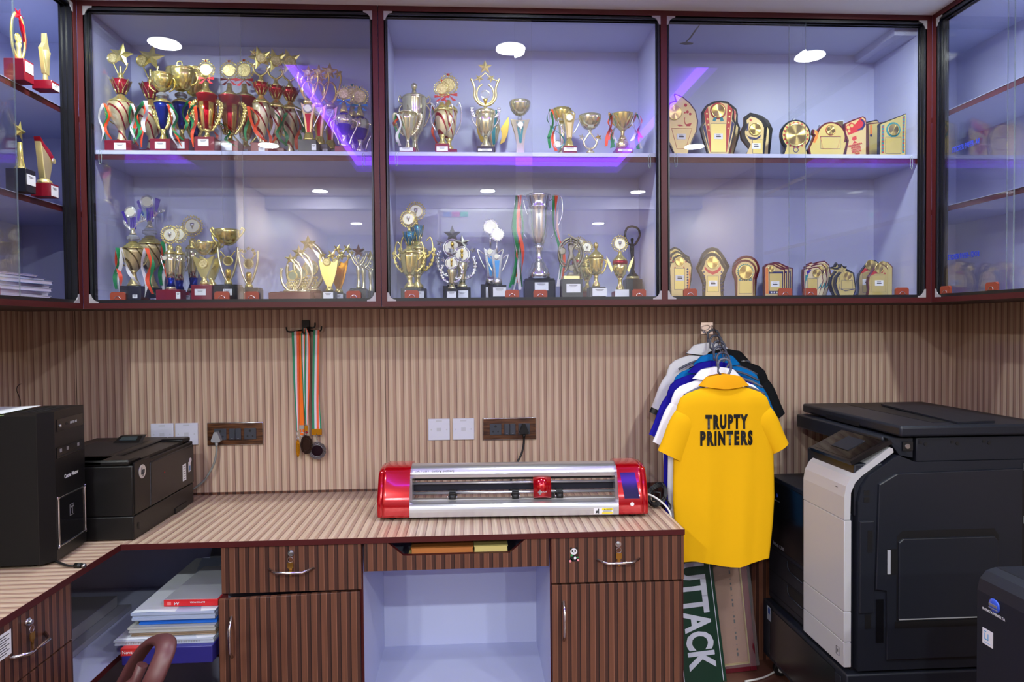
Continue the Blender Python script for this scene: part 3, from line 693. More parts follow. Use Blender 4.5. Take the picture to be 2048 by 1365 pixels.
# ---- upper shelf of the middle bay ----
t = T(829, B_-.01, ZSH, 'big lidded silver gold loving cup at the back left of the middle bay')
t.base(46, 312, basemar).lat('cup', [(14, 312), (8, 300), (5, 285), (8, 274), (16, 262), (21, 245), (23, 225), (24, 203), (25, 200)], silvergold)
t.lat('lid', [(25, 200), (22, 196), (10, 191), (5, 188), (4, 183)], silvergold).lat('finial', [(3, 183), (6, 178), (6, 173), (3, 170)], silvergold)
t.hand([(22, 210), (29, 208), (31, 200), (28, 195), (25, 200)], 1.4, silvergold).hand([(24, 212), (30, 222), (28, 238), (18, 256)], 1.5, silvergold)
tri(t, [(44, 290), (52, 284), (40, 262)], 33, 212, w_=5, order=2)
t = T(815, F_, ZSH, 'small pale gold cup with leafy handles in front of the lidded loving cup')
t.base(30, 299, basemar, (-2, 26, 299.5, 306), step=False).lat('cup', [(8, 299), (6, 295), (3, 286), (4, 277), (9, 270), (13, 258), (17, 242), (19, 230)], silvergold, (10, .04)).lat('lid', [(20, 230), (15, 226), (6, 222), (3, 214), (1.5, 212)], silvergold)
t.hand([(18, 232), (24, 230), (27, 236), (24, 248), (17, 262), (8, 272)], 1.4, silvergold, leaf=2); tri(t, [(-24, 258), (-20, 292), (-14, 296)], -19, 234, w_=6, order=2)
def k_wreath(t, R=16, base=True):
    if base: t.base(28, 291, basemar, (0, 22, 297, 306), step=False)
    t.lat('stem', [(9, 291), (8, 287), (4, 281), (4, 276), (7, 271)], gold).lat('body', [(7, 271), (10, 262), (13, 245), (15, 226)], ivory).lat('lid', [(16, 226), (15, 221), (9, 216), (5, 210), (3, 206)], gold)
    t.medal(0, 180, R, True, redp); t.hand([(14, 216), (19, 210), (22, 226), (20, 246), (12, 264)], 1.2, silver); return t
k_wreath(T(884, F_, ZSH, 'ivory cone trophy with gold wreath and red bow, front of the pair'))
k_wreath(T(897, M_, ZSH, 'ivory cone trophy with gold wreath and red bow, taller one behind', 308, 1.17), 17)
t = T(971, F_, ZSH, 'silver cup with a tall star and lyre topper on a navy base')
t.base(36, 297, baseblack, (-2, 27, 302, 307), step=False).lat('foot', [(12, 297), (11, 292), (5, 284), (4, 276)], silvergold)
t.lat('cup', [(4, 276), (9, 271), (14, 262), (17, 248), (18, 234), (17.5, 233), (20, 231), (20, 224), (17, 222)], silvergold).lat('lid', [(17, 222), (6, 219), (2, 214)], silvergold)
t.hand([(17, 236), (25, 232), (27, 218)], 1.6, silver, leaf=2).hand([(27, 220), (26, 240), (16, 256)], 1.4, silver)
t.hand([(0, 213), (12, 209), (21, 196), (21, 178), (28, 160)], 2.6, golds, True, name='lyre_arm').ringo(0, 190, 17, 20, 1.8, golds, -250, 70, 'inner_ring').medal(0, 191, 9.5, False, dm=crystal, rm=silver).lat('disc_holder', [(2, 212), (3, 204), (5, 200)], goldd)
t.star(0, 137, 15, golds, 2.5).star(-12, 159, 9, golds, 2, .5, name='small_star').star(12, 159, 9, golds, 2, -.5, name='small_star').hand([(0, 148), (10, 158)], 1, golds, name='star_arm').hand([(12, 160), (26, 164)], 1, golds, name='star_arm')
t = T(985, B_, ZSH, 'gold winged cup with a teal ribbon standing behind the lyre topped cup')
t.base(36, 314, baseblack).lat('cup', [(8, 314), (5, 300), (4, 292), (10, 280), (14, 262), (15, 240)], silvergold)
t.poly([(16, 258), (32, 234), (33, 250), (30, 268), (24, 284), (14, 290), (19, 272)], goldd, 3, 'wing', mirror=True, bev=.0008)
t.rib([(6, 226), (4, 250), (1, 270), (2, 294)], 7, tealp, -.03, .3)
def k_bowlcol(t):
    t.lat('bowl', [(4, 233), (10, 230), (17, 222), (20, 212), (20.5, 205), (19, 204)], silvergold, (16, .03)).lat('knob', [(3, 242), (5, 238), (3, 233)], crystal)
    t.poly([(-8, 308), (8, 308), (7, 290), (10, 270), (19, 241), (8, 243), (-8, 243), (-19, 241), (-10, 270), (-7, 290)], silvergold, 12, 'column', bev=.001)
    t.poly([(-2, 288), (2, 288), (8, 246), (5, 246), (0, 272), (-5, 246), (-8, 246)], tealp, 14, 'teal_inlay').medal(0, 252, 7.5, False, dm=medwhite, rm=silver, dy=-7.5*t.k); return t
k_bowlcol(T(1040, F_, ZSH, 'silver bowl on a flared column with teal lines, no base, middle bay'))
t = T(1124, M_, ZSH, 'gold ribboned goblet behind the flared gold cup, teal curl on its column')
t.base(22, 310, basemar).lat('column', [(9, 310), (6, 300), (5, 275), (8, 254), (7, 247)], silvergold).lat('goblet', [(4, 247), (9, 244), (14, 238), (18, 226), (18, 219)], gold, (14, .04))
t.rib([(-4, 254), (-20, 262), (-4, 276), (2, 290), (-8, 302)], 3, tealp, -.03, .2).medal(-12, 293, 8, False, dm=medwhite, rm=silver, dy=-.03); t.hand([(17, 222), (24, 226), (20, 238)], 1.2, gold)
tri(t, [(-26, 300), (-20, 296), (-14, 306), (-30, 280)], -24, 224, w_=6, order=0)
t = T(1138, F_, ZSH, 'flared gold cup with a white medal and silver handles on maroon base')
t.base(27, 296, basemar, (0, 26, 299, 306), step=False).lat('foot', [(9, 296), (9, 291), (8, 290), (7.5, 284), (6, 283), (5, 278)], gold)
t.poly([(-5, 278), (5, 278), (7, 258), (13, 228), (8, 231), (0, 224), (-8, 231), (-13, 228), (-7, 258)], gold, 10, 'body', bev=.001).poly([(-2.5, 276), (2.5, 276), (5, 247), (-5, 247)], golds, 12, 'inlay').medal(0, 237, 8.8, False, dm=medwhite, rm=gold, dy=-.011)
t.hand([(13, 240), (22, 238), (19, 250), (9, 268)], 1.3, silver)
t = T(1180, F_, ZSH, 'satin gold bowl carried by a crescent and crossed star arms')
t.lat('bowl', [(4, 260), (10, 258), (18, 250), (22, 240), (22.5, 232), (21, 232)], silvergold).lat('foot', [(9, 308), (8, 304), (4, 300), (3, 298)], silvergold)
t.ringo(0, 284, 13, 14, 2.2, silvergold, 180, 360, 'crescent').hand([(-3, 261), (0, 265), (8, 276), (13, 284)], 1.6, silvergold, True, name='crossed_arm').star(-17, 275, 8, silver, 2, .3).star(17, 275, 8, goldd, 2, -.3).hand([(13, 284), (18, 276)], 1.2, silvergold, True, name='star_arm')
t = T(1245, F_, ZSH, 'gold cup with fluted foot and long tricolour ribbons on both sides')
t.base(34, 300, basemar, (1, 28, 302, 307), step=False).lat('foot', [(14, 300), (13.5, 290), (11, 284), (9, 282)], gold, (20, .04)).lat('stem', [(9, 282), (8, 278), (4, 271), (4, 265), (5, 262)], gold)
t.lat('cup', [(5, 262), (9, 258), (15, 250), (19, 240), (22, 231), (22, 229)], gold, (12, .06, 250)).hand([(20, 234), (27, 232), (27, 226), (22, 244), (12, 256)], 1.3, goldd)
tri(t, [(-36, 296), (-26, 300), (-16, 290), (-30, 284), (-22, 299)], -26, 232, w_=6.5, order=2); tri(t, [(34, 300), (24, 296), (28, 302), (14, 286), (34, 280)], 25, 232, w_=6.5, order=1)
# ---- lower shelf of the left cabinet ----
ZLO = ZB+.0006
purple = mat('metallic purple', S(90, 60, 190), .25, .6)
def k_fan(t):
    t.base(40, 574, baseblack, (9, 9, 591, 598), step=False)
    t.lat('stem', [(13, 574), (11, 570), (6, 560), (4.5, 548), (8, 543)], golds).lat('cup', [(8, 543), (13, 536), (17, 526), (20, 510), (21, 502)], ivorygold)
    t.lat('stepped_lid', [(22, 502), (21, 500), (17, 499.5), (16, 496), (13, 495.5), (12, 492), (9, 491.5), (8, 488), (5, 487)], gold)
    t.crys(474, 488, 12).lat('neck', [(7, 474), (4, 470), (3, 462)], silvergold)
    t.hand([(-4, 464), (-12, 458), (-16, 449)], 1.3, silver, False, 2, 'laurel').hand([(2, 464), (10, 452), (24, 446)], 1.3, silver, False, 2, 'laurel')
    for dx in (-3, 1, 5): t.poly([(dx-1.2, 464), (dx+1.2, 464), (dx+1.6, 440), (dx-1.6, 440)], purple, 2, 'fan_rod')
    t.poly([(-9, 452), (-17, 428), (-20, 431), (-11, 454)], purple, 2, 'fan_rod').poly([(9, 446), (10, 424), (18, 427), (12, 448)], purple, 2, 'fan_rod').medal(-3, 431, 11, False, rm=silver, dm=medwhite, dy=-.004)
    t.hand([(21, 508), (27, 512), (24, 528), (14, 536)], 1.3, golds); return t
t = k_fan(T(267, F_, ZLO, 'purple fan topped gold cup with crystal knob, lowest leftmost, black base')); tri(t, [(-20, 586), (-18, 580), (-26, 580), (18, 572)], -22, 501, w_=7, order=1); tri(t, [(46, 592), (26, 596), (42, 590)], 30, 502, w_=7, order=0)
t = k_fan(T(301, B_, ZLO, 'larger purple fan topped gold cup with crystal knob behind the first fan cup', 602, 1.17)); tri(t, [(28, 592), (34, 578), (22, 570)], 26, 498, w_=6, order=1)
def k_bluewaist(t, R=18, b=basemar):
    t.base(44, 581, b, (20, 8, 586, 599), d=16, step=False)
    t.lat('foot', [(10, 581), (9, 577), (8, 575)], silvergold).lat('blue_waist', [(8, 575), (5.5, 567), (7, 558)], bluem).lat('body', [(7, 558), (8.5, 545), (10, 525), (11, 512)], silvergold).lat('neck', [(11, 512), (10, 508), (5, 504), (6, 498), (3, 494)], gold)
    t.medal(0, 474, R, True, dm=medwhite, cup=True).medal(-7, 520, 5, False, rm=silver, dm=medwhite, dy=-.018, name='rosette'); t.hand([(10, 525), (17, 515), (18, 520), (12, 542)], 1.1, silver); return t
k_bluewaist(T(341, F_, ZLO, 'blue waisted trophy with gold laurel medal on red base, front one of three'))
k_bluewaist(T(358, M_+.01, ZLO, 'blue waisted trophy with laurel medal peeping between the two taller ones', 602, 1.06), 16)
k_bluewaist(T(386, B_+.012, ZLO, 'blue waisted trophy with laurel medal, tallest of the three blue waisted ones', 602, 1.2), 17)
def k_flarebowl(t, b=basemar):
    t.base(39, 572, b, (-2, 21, 580, 592), step=False).lat('foot', [(9, 572), (8, 566), (4, 560), (6, 556)], gold)
    t.poly([(-4, 558), (4, 558), (10, 545), (19, 520), (20, 514), (8, 521), (-8, 521), (-20, 514), (-19, 520), (-10, 545)], gold, 9, 'body', bev=.001).medal(0, 530, 10, False, rm=gold, dy=-.009)
    t.lat('bowl', [(4, 513), (10, 509), (16, 500), (18, 492), (18, 490)], gold, (12, .04)).hand([(18, 500), (24, 492), (22, 486), (18, 490)], 1.4, gold); return t
k_flarebowl(T(408, F_, ZLO, 'gold bowl on a flared body with round medal, red base with white label'))
t = k_flarebowl(T(423, M_+.01, ZLO, 'gold bowl with a curled handle at the back behind the flared gold bowl', 602, 1.08)); t.hand([(6, 488), (2, 478), (6, 468), (11, 470), (9, 474)], 2, gold, False, name='curl_handle')
def k_openstar(t, bowl, b=baseblack):
    t.base(46, 571, b, (4, 17, 580, 592), d=17)
    t.lat('foot', [(8, 571), (7, 566), (5, 562)], gold).hand([(3, 563), (10, 548), (17, 522), (19, 498)], 2.3, silvergold, True, name='side_arm').lat('inner_cone', [(3, 562), (6, 545), (4, 540)], goldd)
    t.medal(0, 524, 10, False, rm=gold, dm=mat('dark medal centre', S(120, 104, 56), .3, .8)).hand([(6, 515), (14, 505)], 1.2, gold, True, name='cross_arm')
    if bowl: t.lat('bowl', [(6, 494), (14, 489), (21, 480), (24, 470), (24.5, 464), (23, 464)], gold, (12, .03)).hand([(22, 478), (29, 470), (32, 463), (28, 460), (26, 464)], 2, gold)
    else:
        for dx, y in ((-8, 500), (0, 494), (9, 497), (12, 503), (-14, 498)): t.star(dx, y, 5, gold, 2, dx*.1, name='small_star')
    return t
k_openstar(T(456, F_, ZLO, 'wide gold bowl held by two open arms with curled handles, black base'), True)
k_openstar(T(497, M_, ZLO, 'open armed star trophy with dark round medal beside the glass edge', 602, 1.0), False)
def k_shoot(t):
    t.base(80, 585, basewood, d=22).lat('foot', [(16, 585), (15, 581), (13, 580)], silvergold, sy=.6)
    t.ringo(0, 551, 20, 31, 2.6, silvergold, -205, 75, 'orbit_ring', .6).poly([(5, 527), (14, 533), (20, 548), (21, 560), (17, 545), (10, 536)], silver, 3, 'comet_tail')
    t.medal(2, 553, 10.5, False, dm=mat('grey green medal', S(120, 128, 110), .3, .7), rm=gold)
    b = MB()
    for i in range(5):
        for j in range(4): b.ball(((-9+i*4.3+(j % 2)*2)*t.k, 0, t.z(577-j*3.6)), 2.1*t.k, golds, (1, .8, 1), 6, 4)
    b.build('ball_lattice', t.r); t.star(-1, 520, 12, gold, 2.6, .0); return t
k_shoot(T(582, F_, ZLO, 'gold shooting star ring trophy on rosewood base, smallest front one of three'))
k_shoot(T(599, M_-.01, ZLO, 'gold shooting star ring trophy, middle one of three rising to the right', 602, 1.22))
t = k_shoot(T(618, B_, ZLO, 'gold shooting star ring trophy, tallest one of three at the back', 602, 1.45))
def k_cluster(t, inl):
    t.base(26, 584, baseblack, (0, 19, 586, 599), step=False).lat('foot', [(8, 584), (7, 578), (4, 574)], gold)
    t.poly([(-4, 576), (4, 576), (10, 560), (15, 540), (18, 520), (10, 528), (0, 522), (-10, 528), (-20, 522), (-16, 545), (-10, 562)], inl, 5, 'body', bev=.001).ringo(0, 548, 7, 10, 1.5, gold, name='arch')
    t.medal(-4, 526, 8, False, dm=medgold, rm=gold, dy=-.008)
    for dx, y, R in ((6, 512, 12), (17, 500, 10), (-12, 512, 7), (20, 516, 6), (25, 508, 6)): t.star(dx, y, R, gold, 2, dx*.1, name='topper_star')
    t.hand([(10, 548), (16, 530), (18, 512)], 1.4, gold, True, name='star_arm'); return t
k_cluster(T(658, F_, ZLO, 'gold star cluster trophy on small black base with white label'), gold)
k_cluster(T(677, M_, ZLO, 'amber winged star cluster trophy behind the gold star cluster', 602, 1.05), amber)
def k_starman(t, rd):
    t.base(32, 578, baseblack).lat('foot', [(6, 578), (5, 574), (3.5, 566), (3, 556), (4.5, 546), (5, 538), (3, 530)], silvergold)
    t.hand([(1, 534), (8, 528), (14, 516), (17, 508)], 2., silvergold, True, 0, 'raised_arm').hand([(0, 530), (6, 522), (10, 515)], 1.2, silvergold, True, name='inner_arm').lat('head', [(.5, 522), (2, 520), (2, 517), (.5, 515)], silvergold)
    t.star(0, 504, 14, rd, 3.2, 0); return t
k_starman(T(717, F_, ZLO, 'silver armed star trophy with reddish star, front of three by the post'), mat('rose silver', S(196, 150, 130), .2, 1.))
k_starman(T(727, M_+.01, ZLO, 'silver armed star trophy whose bright star stands behind the reddish one', 602, 1.0), silver)
k_starman(T(741, B_+.015, ZLO, 'gold armed star trophy half hidden by the maroon post', 602, .95), gold)

# ---- lower shelf of the middle bay ----
def k_leafcup(t, R=17):
    t.base(33, 577, baseblack, (2, 21, 582, 598), step=False).lat('foot', [(11, 577), (10, 571), (5, 566), (5, 558), (8, 552)], gold, (9, .05)).lat('cup', [(8, 552), (13, 546), (16, 532), (18, 516), (18, 508)], gold, (10, .04)).lat('lid', [(19, 508), (14, 503), (7, 498), (6, 493)], gold)
    t.crown(466, 492, 13, 6, cyanm).lat('finial', [(4, 466), (3, 460), (2, 456)], gold).medal(-1, 440, R, True, dm=medwhite, cup=True)
    t.hand([(17, 520), (26, 512), (28, 500), (24, 486), (17, 492)], 1.5, gold).hand([(17, 522), (30, 508), (26, 532), (14, 546)], 1.7, gold, leaf=2); return t
k_leafcup(T(819, F_, ZLO, 'ornate gold leaf cup with teal crown and laurel medal, front of the pair'))
k_leafcup(T(834, M_+.03, ZLO, 'ornate gold leaf cup, second one close behind the first leaf cup', 602, 1.12))
def k_torch(t, st=silver):
    t.base(26, 579, baseblack, (0, 18, 584, 598), step=False).lat('foot', [(8, 579), (8, 576), (5, 573)], silvergold).lat('column', [(5, 573), (5, 565), (7, 552), (9, 543), (8, 540)], silvergold)
    t.medal(0, 527, 13, False, dm=medwhite, rm=silver); MB().tube([(0, -.004, t.z(534)), (0, -.004, t.z(526))], [1.4*t.k, 2.2*t.k], goldd, 8).ball((0, -.004, t.z(522)), 2.4*t.k, goldd, (1, .7, 1.6), 8, 5).build('torch', t.r)
    t.hand([(6, 566), (16, 560), (21, 545), (17, 532)], 1.4, silver, True, 2, 'laurel').star(0, 509, 13, st, 3).star(-17, 520, 6, silver, 2, .3, name='small_star').star(17, 520, 6, silver, 2, -.3, name='small_star'); return t
k_torch(T(903, F_, ZLO, 'silver torch medal trophy with star, smallest front one of three'))
k_torch(T(924, M_, ZLO, 'silver torch medal trophy with star, right hand one of three', 602, 1.27), mat('dull silver', S(170, 170, 160), .3, 1.))
k_torch(T(905, B_, ZLO, 'silver torch medal trophy with large grey star at the back left', 602, 1.46), mat('grey silver', S(150, 150, 142), .35, 1.))
def k_suncup(t):
    t.base(35, 571, baseblack, (4, 26, 576, 594), step=False).lat('foot', [(10, 571), (9, 562), (7, 557)], silver)
    t.poly([(-6, 560), (6, 560), (7, 540), (12, 506), (6, 512), (0, 508), (-6, 512), (-12, 506), (-7, 540)], silver, 9, 'body', bev=.001).poly([(-2, 556), (2, 556), (5, 522), (-5, 522)], mat('pale blue inlay', S(80, 150, 210), .3, .3), 11, 'blue_inlay').medal(-1, 514, 6, False, dm=medwhite, rm=silver, dy=-.010)
    t.hand([(11, 518), (21, 510), (22, 514), (16, 530), (9, 544)], 1.4, silver).lat('neck', [(1.6, 508), (1.6, 484)], silver, seg=10).medal(1, 470, 14, False, dm=medwhite, rm=silver, rays=18); return t
k_suncup(T(994, F_, ZLO, 'silver cup with pale blue inlay and sunburst disc, front of the pair'))
k_suncup(T(981, M_+.02, ZLO, 'silver cup with sunburst disc, behind and left of the blue inlay cup', 602, 1.14))
t = T(1078, M_, ZLO, 'tall polished silver cup with long tricolour ribbons and thin wire handles')
t.base(62, 558, baseblack, (3, 27, 566, 582), d=18).lat('plinth', [(22, 558), (22, 548), (20, 545), (19, 538), (16, 536), (15, 528), (10, 524), (7, 516), (6, 505), (8, 497), (10, 492)], silver)
t.lat('cup', [(9, 492), (12, 485), (17, 470), (20, 450), (20.5, 432), (21, 418), (22, 416), (22, 414), (21, 412), (22, 402), (24, 394), (25, 391), (24, 390)], silver)
t.hand([(22, 396), (34, 390), (46, 396), (48, 425), (40, 450), (24, 478)], 1.1, silver).hand([(22, 402), (30, 400), (26, 420), (22, 430)], 1, silver)
tri(t, [(-36, 574), (-52, 580), (-44, 566), (-60, 576), (-40, 580)], -40, 394, w_=6, order=0, dy=-.02)
for x, y, ex, ey, c in ((-38, 394, -42, 572, orange), (34, 394, 44, 564, orange), (30, 394, 38, 560, green), (40, 396, 36, 574, white_rib), (-44, 398, -54, 570, green)):
    t.rib([(x, y), (x+(ex-x)*.2-4, y+60), (x+(ex-x)*.6+7, y+115), (ex, ey)], 7, c, -.03, .5, x*.1)
# cricketer plaque trophy
t = T(1142, F_, ZLO, 'pewter batsman in a ring on a black block base with white card', name='cricket_trophy')
t.base(42, 559, baseblack, (2, 28, 569, 586), step=False).base
MB().box(-16*t.k, 16*t.k, -.016, .016, t.z(559), t.z(552.5), golds, .001).build('gold_plinth', t.r)
t.ringo(0, 508, 25, 31, 2.4, antique, -60, 240, 'outer_ring').ringo(0, 508, 20, 26, 1.6, antique, -60, 240, 'inner_ring').medal(1, 536, 7, False, dm=antique, rm=antique, name='ball').lat('pedestal', [(10, 552.5), (8, 548), (7, 545)], antique, sy=.5).medal(-18, 502, 8, False, dm=antique, rm=antique, name='side_ball', dy=-.004)
def person_mesh(name, parent, V, E, R, m, sub=2, scale=1.):
    me = bpy.data.meshes.new(name); me.from_pydata([Vector(v)*scale for v in V], E, []); me.materials.append(m)
    o = bpy.data.objects.new(name, me); C.objects.link(o); o.parent = parent
    sk = o.modifiers.new('skin', 'SKIN'); sk.use_smooth_shade = True
    for i, r in enumerate(R): me.skin_vertices[0].data[i].radius = (r*scale, r*scale)
    me.skin_vertices[0].data[0].use_root = True
    o.modifiers.new('sub', 'SUBSURF').levels = sub; o.modifiers['sub'].render_levels = sub
    bpy.context.view_layer.update(); ev = o.evaluated_get(bpy.context.evaluated_depsgraph_get()); nm = bpy.data.meshes.new_from_object(ev)
    o.modifiers.clear(); o.data = nm; return o
def q(x, y, d=0): return (x*t.k, -.012+d, t.z(y))
V = [q(0, 513), q(-1, 503), q(-1, 494), q(-1, 489), q(-1, 483), q(-1, 478),      # pelvis spine chest neck head crown
     q(-6, 493), q(-5, 487, -.006), q(5, 489, -.008), q(5, 493), q(12, 489), q(14, 482, -.002),   # left arm folded, right arm
     q(-6, 522, -.004), q(-8, 534), q(-13, 544), q(-16, 545, -.003), q(6, 522), q(9, 533), q(13, 544), q(16, 545, -.003)]
E_ = [(0, 1), (1, 2), (2, 3), (3, 4), (4, 5), (2, 6), (6, 7), (7, 8), (2, 9), (9, 10), (10, 11), (0, 12), (12, 13), (13, 14), (14, 15), (0, 16), (16, 17), (17, 18), (18, 19)]
k_ = t.k; person_mesh('batsman', t.r, V, E_, [r*k_ for r in (5, 4.6, 5, 2.2, 3.4, 2.4, 2.6, 1.9, 1.6, 2.6, 1.9, 1.5, 4, 3.2, 2.4, 1.6, 4, 3.2, 2.4, 1.6)], antique)
b = MB(); b.tube([q(16, 482, -.004), q(11, 479, -.006)], 1.1*k_, antique); b.extr([q(12, 480, -.008), q(-8, 468, -.008), q(-7, 472, -.008), q(12, 482.5, -.008)], (0, .003, 0), antique); b.build('bat', t.r)
b = MB(); b.lathe([(3.9*k_, t.z(481)), (3.6*k_, t.z(478.5)), (1.5*k_, t.z(476))], antique, 12, (-1*k_, -.012)); b.box(-5*k_, 1*k_, -.019, -.012, t.z(482), t.z(481), antique); b.build('helmet', t.r)
# cups behind and right of it
def k_laurelcup(t, R=14, red=True):
    t.base(30, 583, basemar).lat('foot', [(9, 583), (8, 576), (4, 568), (4, 560), (6, 556)], gold).lat('cup', [(6, 556), (11, 548), (14, 538), (15, 529)], gold, (10, .03))
    t.lat('band', [(15, 529), (15.4, 525), (15, 521.5)], redm if red else gold).lat('lid', [(15, 521.5), (13, 518), (7, 512), (4, 507), (2, 502)], gold).medal(0, 487, R, True, dm=medwhite, cup=True); return t
k_laurelcup(T(1159, B_, ZLO, 'gold cup with red band whose laurel medal shows behind the batsman'))
k_laurelcup(T(1174, M_+.01, ZLO, 'gold cup with laurel medal between the batsman and the lidded cup', 602, .95), 14, False)
t = T(1192, F_, ZLO, 'small lidded gold cup with a ball finial and big white card')
t.base(33, 575, baseblack, (4, 29, 577, 593), step=False).lat('foot', [(8, 575), (8, 570), (4, 562), (3.5, 555), (5, 551)], gold).lat('cup', [(5, 551), (10, 546), (13, 535), (15, 520), (15, 516)], gold).lat('lid', [(16, 516), (15, 512), (9, 506), (4, 502), (2, 498)], gold).lat('finial', [(1.5, 498), (4.5, 493), (4.5, 488), (1.5, 484)], gold, (6, .08)).hand([(15, 520), (21, 524), (17, 540), (10, 548)], 1.2, gold, leaf=2)
t = k_laurelcup(T(1240, F_, ZLO, 'gold cup with spread wings, red band and laurel medal beside the black figure'), 17)
MB().box(-14*t.k, 14*t.k, -.032, -.0312, t.z(598), t.z(580), card).build('label_card', t.r)
t.poly([(14, 540), (20, 524), (28, 512), (27, 520), (24, 530), (18, 545)], golds, 3, 'wing', mirror=True, bev=.0006)
t = T(1265, B_, ZLO, 'black abstract figure raising a hoop over its head, black block base', name='figure_trophy')
t.base(33, 559, baseblack, step=False); MB().lathe([(14*t.k, t.z(559)), (14*t.k, t.z(553.5))], golds, 28).build('gold_plinth', t.r)
t.lat('dome_foot', [(12, 553.5), (11, 550), (6, 546), (4, 540)], blackgloss)
def q(x, y, d=0): return (x*t.k, d, t.z(y))
V = [q(0, 512), q(0, 525), q(-.5, 542), q(-1, 500), q(-1, 491), q(-.5, 486), q(-.5, 478), q(-.5, 475)]
person_mesh('figure', t.r, V, [(0, 1), (1, 2), (0, 3), (3, 4), (4, 5), (5, 6), (6, 7)], [r*t.k for r in (4, 5, 4.2, 4.6, 5, 2, 4, 3)], blackgloss)
MB().tube(smooth([q(-4, 489), q(-10, 484), q(-15, 470), q(-11, 456), q(0, 452), q(12, 457), q(15, 470), q(9, 483), q(3, 490)], 5), [2.2*t.k]*41, blackgloss, 8).build('hoop_arms', t.r)

# ================= plaques =================
brushed = NT('radially brushed gold disc'); brushed.b.inputs['Base Color'].default_value = S(222, 196, 120); brushed.b.inputs['Metallic'].default_value = 1; brushed.b.inputs['Roughness'].default_value = .3; brushed.b.inputs['Anisotropic'].default_value = .92
_tg = brushed.n('ShaderNodeTangent', direction_type='RADIAL', axis='Y'); brushed.l(_tg.outputs[0], brushed.b.inputs['Tangent']); brushed = brushed.m
faceg = mat('gold printed face', S(214, 190, 132), .4, .35); facel = mat('light gold plate', S(222, 202, 124), .35, .5)
pblack = mat('black lacquer board', S(20, 24, 28), .25); pmar = mat('maroon lacquer board', S(92, 20, 32), .25); ppur = mat('plum lacquer board', S(60, 24, 60), .25); pwhite = mat('white acrylic board', S(206, 216, 226), .3)
def grow(p, m):
    cx = sum(a for a, _ in p)/len(p); cy = sum(a for _, a in p)/len(p)
    return [(x+(x-cx)/max(1e-6, math.hypot(x-cx, y-cy))*m, y+(y-cy)/max(1e-6, math.hypot(x-cx, y-cy))*m) for x, y in p]
def plaque(label, pts, sc_, ox, oy, Y, zs, border, bm_, disc=None, plate=None, cardr=None, extra=(), f=1., shift=(0, 0), face=None):
    P = [(ox+u/sc_, oy+v/sc_) for u, v in pts]; cx = (min(a for a, _ in P)+max(a for a, _ in P))/2; yb = max(a for _, a in P)
    t = T(cx+shift[0], Y, zs, label, None, 1., name='plaque', cat='plaque')
    y0 = proj((PY(cx, 230 if zs > 1.9 else 520, F_).x, F_, zs))[1]
    t.y0 = y0; t.k = f*Y/FP; k = t.k
    P = [(x, y0 if y > yb-2.5 else y) for x, y in P]
    xz = lambda x, y: ((x-cx)*k, (y0-y)*k)
    B = [(x, min(y, y0)) for x, y in grow(P, border/sc_)]
    MB().prism([xz(*p) for p in B], -.003, .012, bm_, bev=.0012).build('board', t.r)
    fo = MB().prism([xz(*p) for p in P], -.0042, -.003, face or faceg).build('face', t.r)
    if disc:
        u, v, r = disc; c = xz(ox+u/sc_, oy+v/sc_); r = r/sc_*k
        d = MB().disc(0, 0, r, -.0012, .0012, brushed, 40).build('disc', t.r, (c[0], -.0056, c[1])); MB().ring(0, 0, r*1.06, r*.07, -.0008, gold, 36).build('rim', d)
    if plate:
        a = xz(ox+plate[0]/sc_, oy+plate[1]/sc_); c = xz(ox+plate[2]/sc_, oy+plate[3]/sc_)
        MB().box(a[0]-.0012, c[0]+.0012, -.0045, -.0042, max(.001, c[1]-.0012), a[1]+.0012, navy).box(a[0], c[0], -.0049, -.0045, max(.0015, c[1]), a[1], facel).build('name_plate', t.r)
    if cardr:
        u, v = cardr; c = xz(ox+u/sc_, oy+v/sc_); o = MB().box(c[0]-.0165*f, c[0]+.0165*f, -.0054, -.005, c[1]-.0105*f, c[1]+.0105*f, card).build('label_card', t.r)
        MB().box(c[0]-.009, c[0]+.009, -.0057, -.0054, c[1]-.003, c[1]+.001, ink).box(c[0]-.009, c[0]+.007, -.0057, -.0054, c[1]+.004, c[1]+.0055, ink).build('print', o)
    dec = {}
    for e in extra:
        m = e[1]; b = dec.setdefault(m.name, (MB(), m))[0]; lift = .00004*list(dec).index(m.name)
        if e[0] == 'p': b.prism([xz(ox+u/sc_, oy+v/sc_) for u, v in e[2]], -.0043-lift, -.0042, m)
        elif e[0] == 's':
            for u, v, r in e[2]: c = xz(ox+u/sc_, oy+v/sc_); b.star(c[0], c[1], r/sc_*k, -.0052-lift, .0004, m)
        elif e[0] == 'd':
            for u, v, r in e[2]: c = xz(ox+u/sc_, oy+v/sc_); b.disc(c[0], c[1], r/sc_*k, -.0043-lift, -.0042, m, 24)
        elif e[0] == 'l': b.tube([(*[xz(ox+u/sc_, oy+v/sc_)[0]], -.0046-lift, xz(ox+u/sc_, oy+v/sc_)[1]) for u, v in e[2]], e[3]/sc_*k, m, 5)
    for nm, (b, m) in dec.items(): b.build('decoration', t.r)
    return t
A = (7.314, 1320, 160)
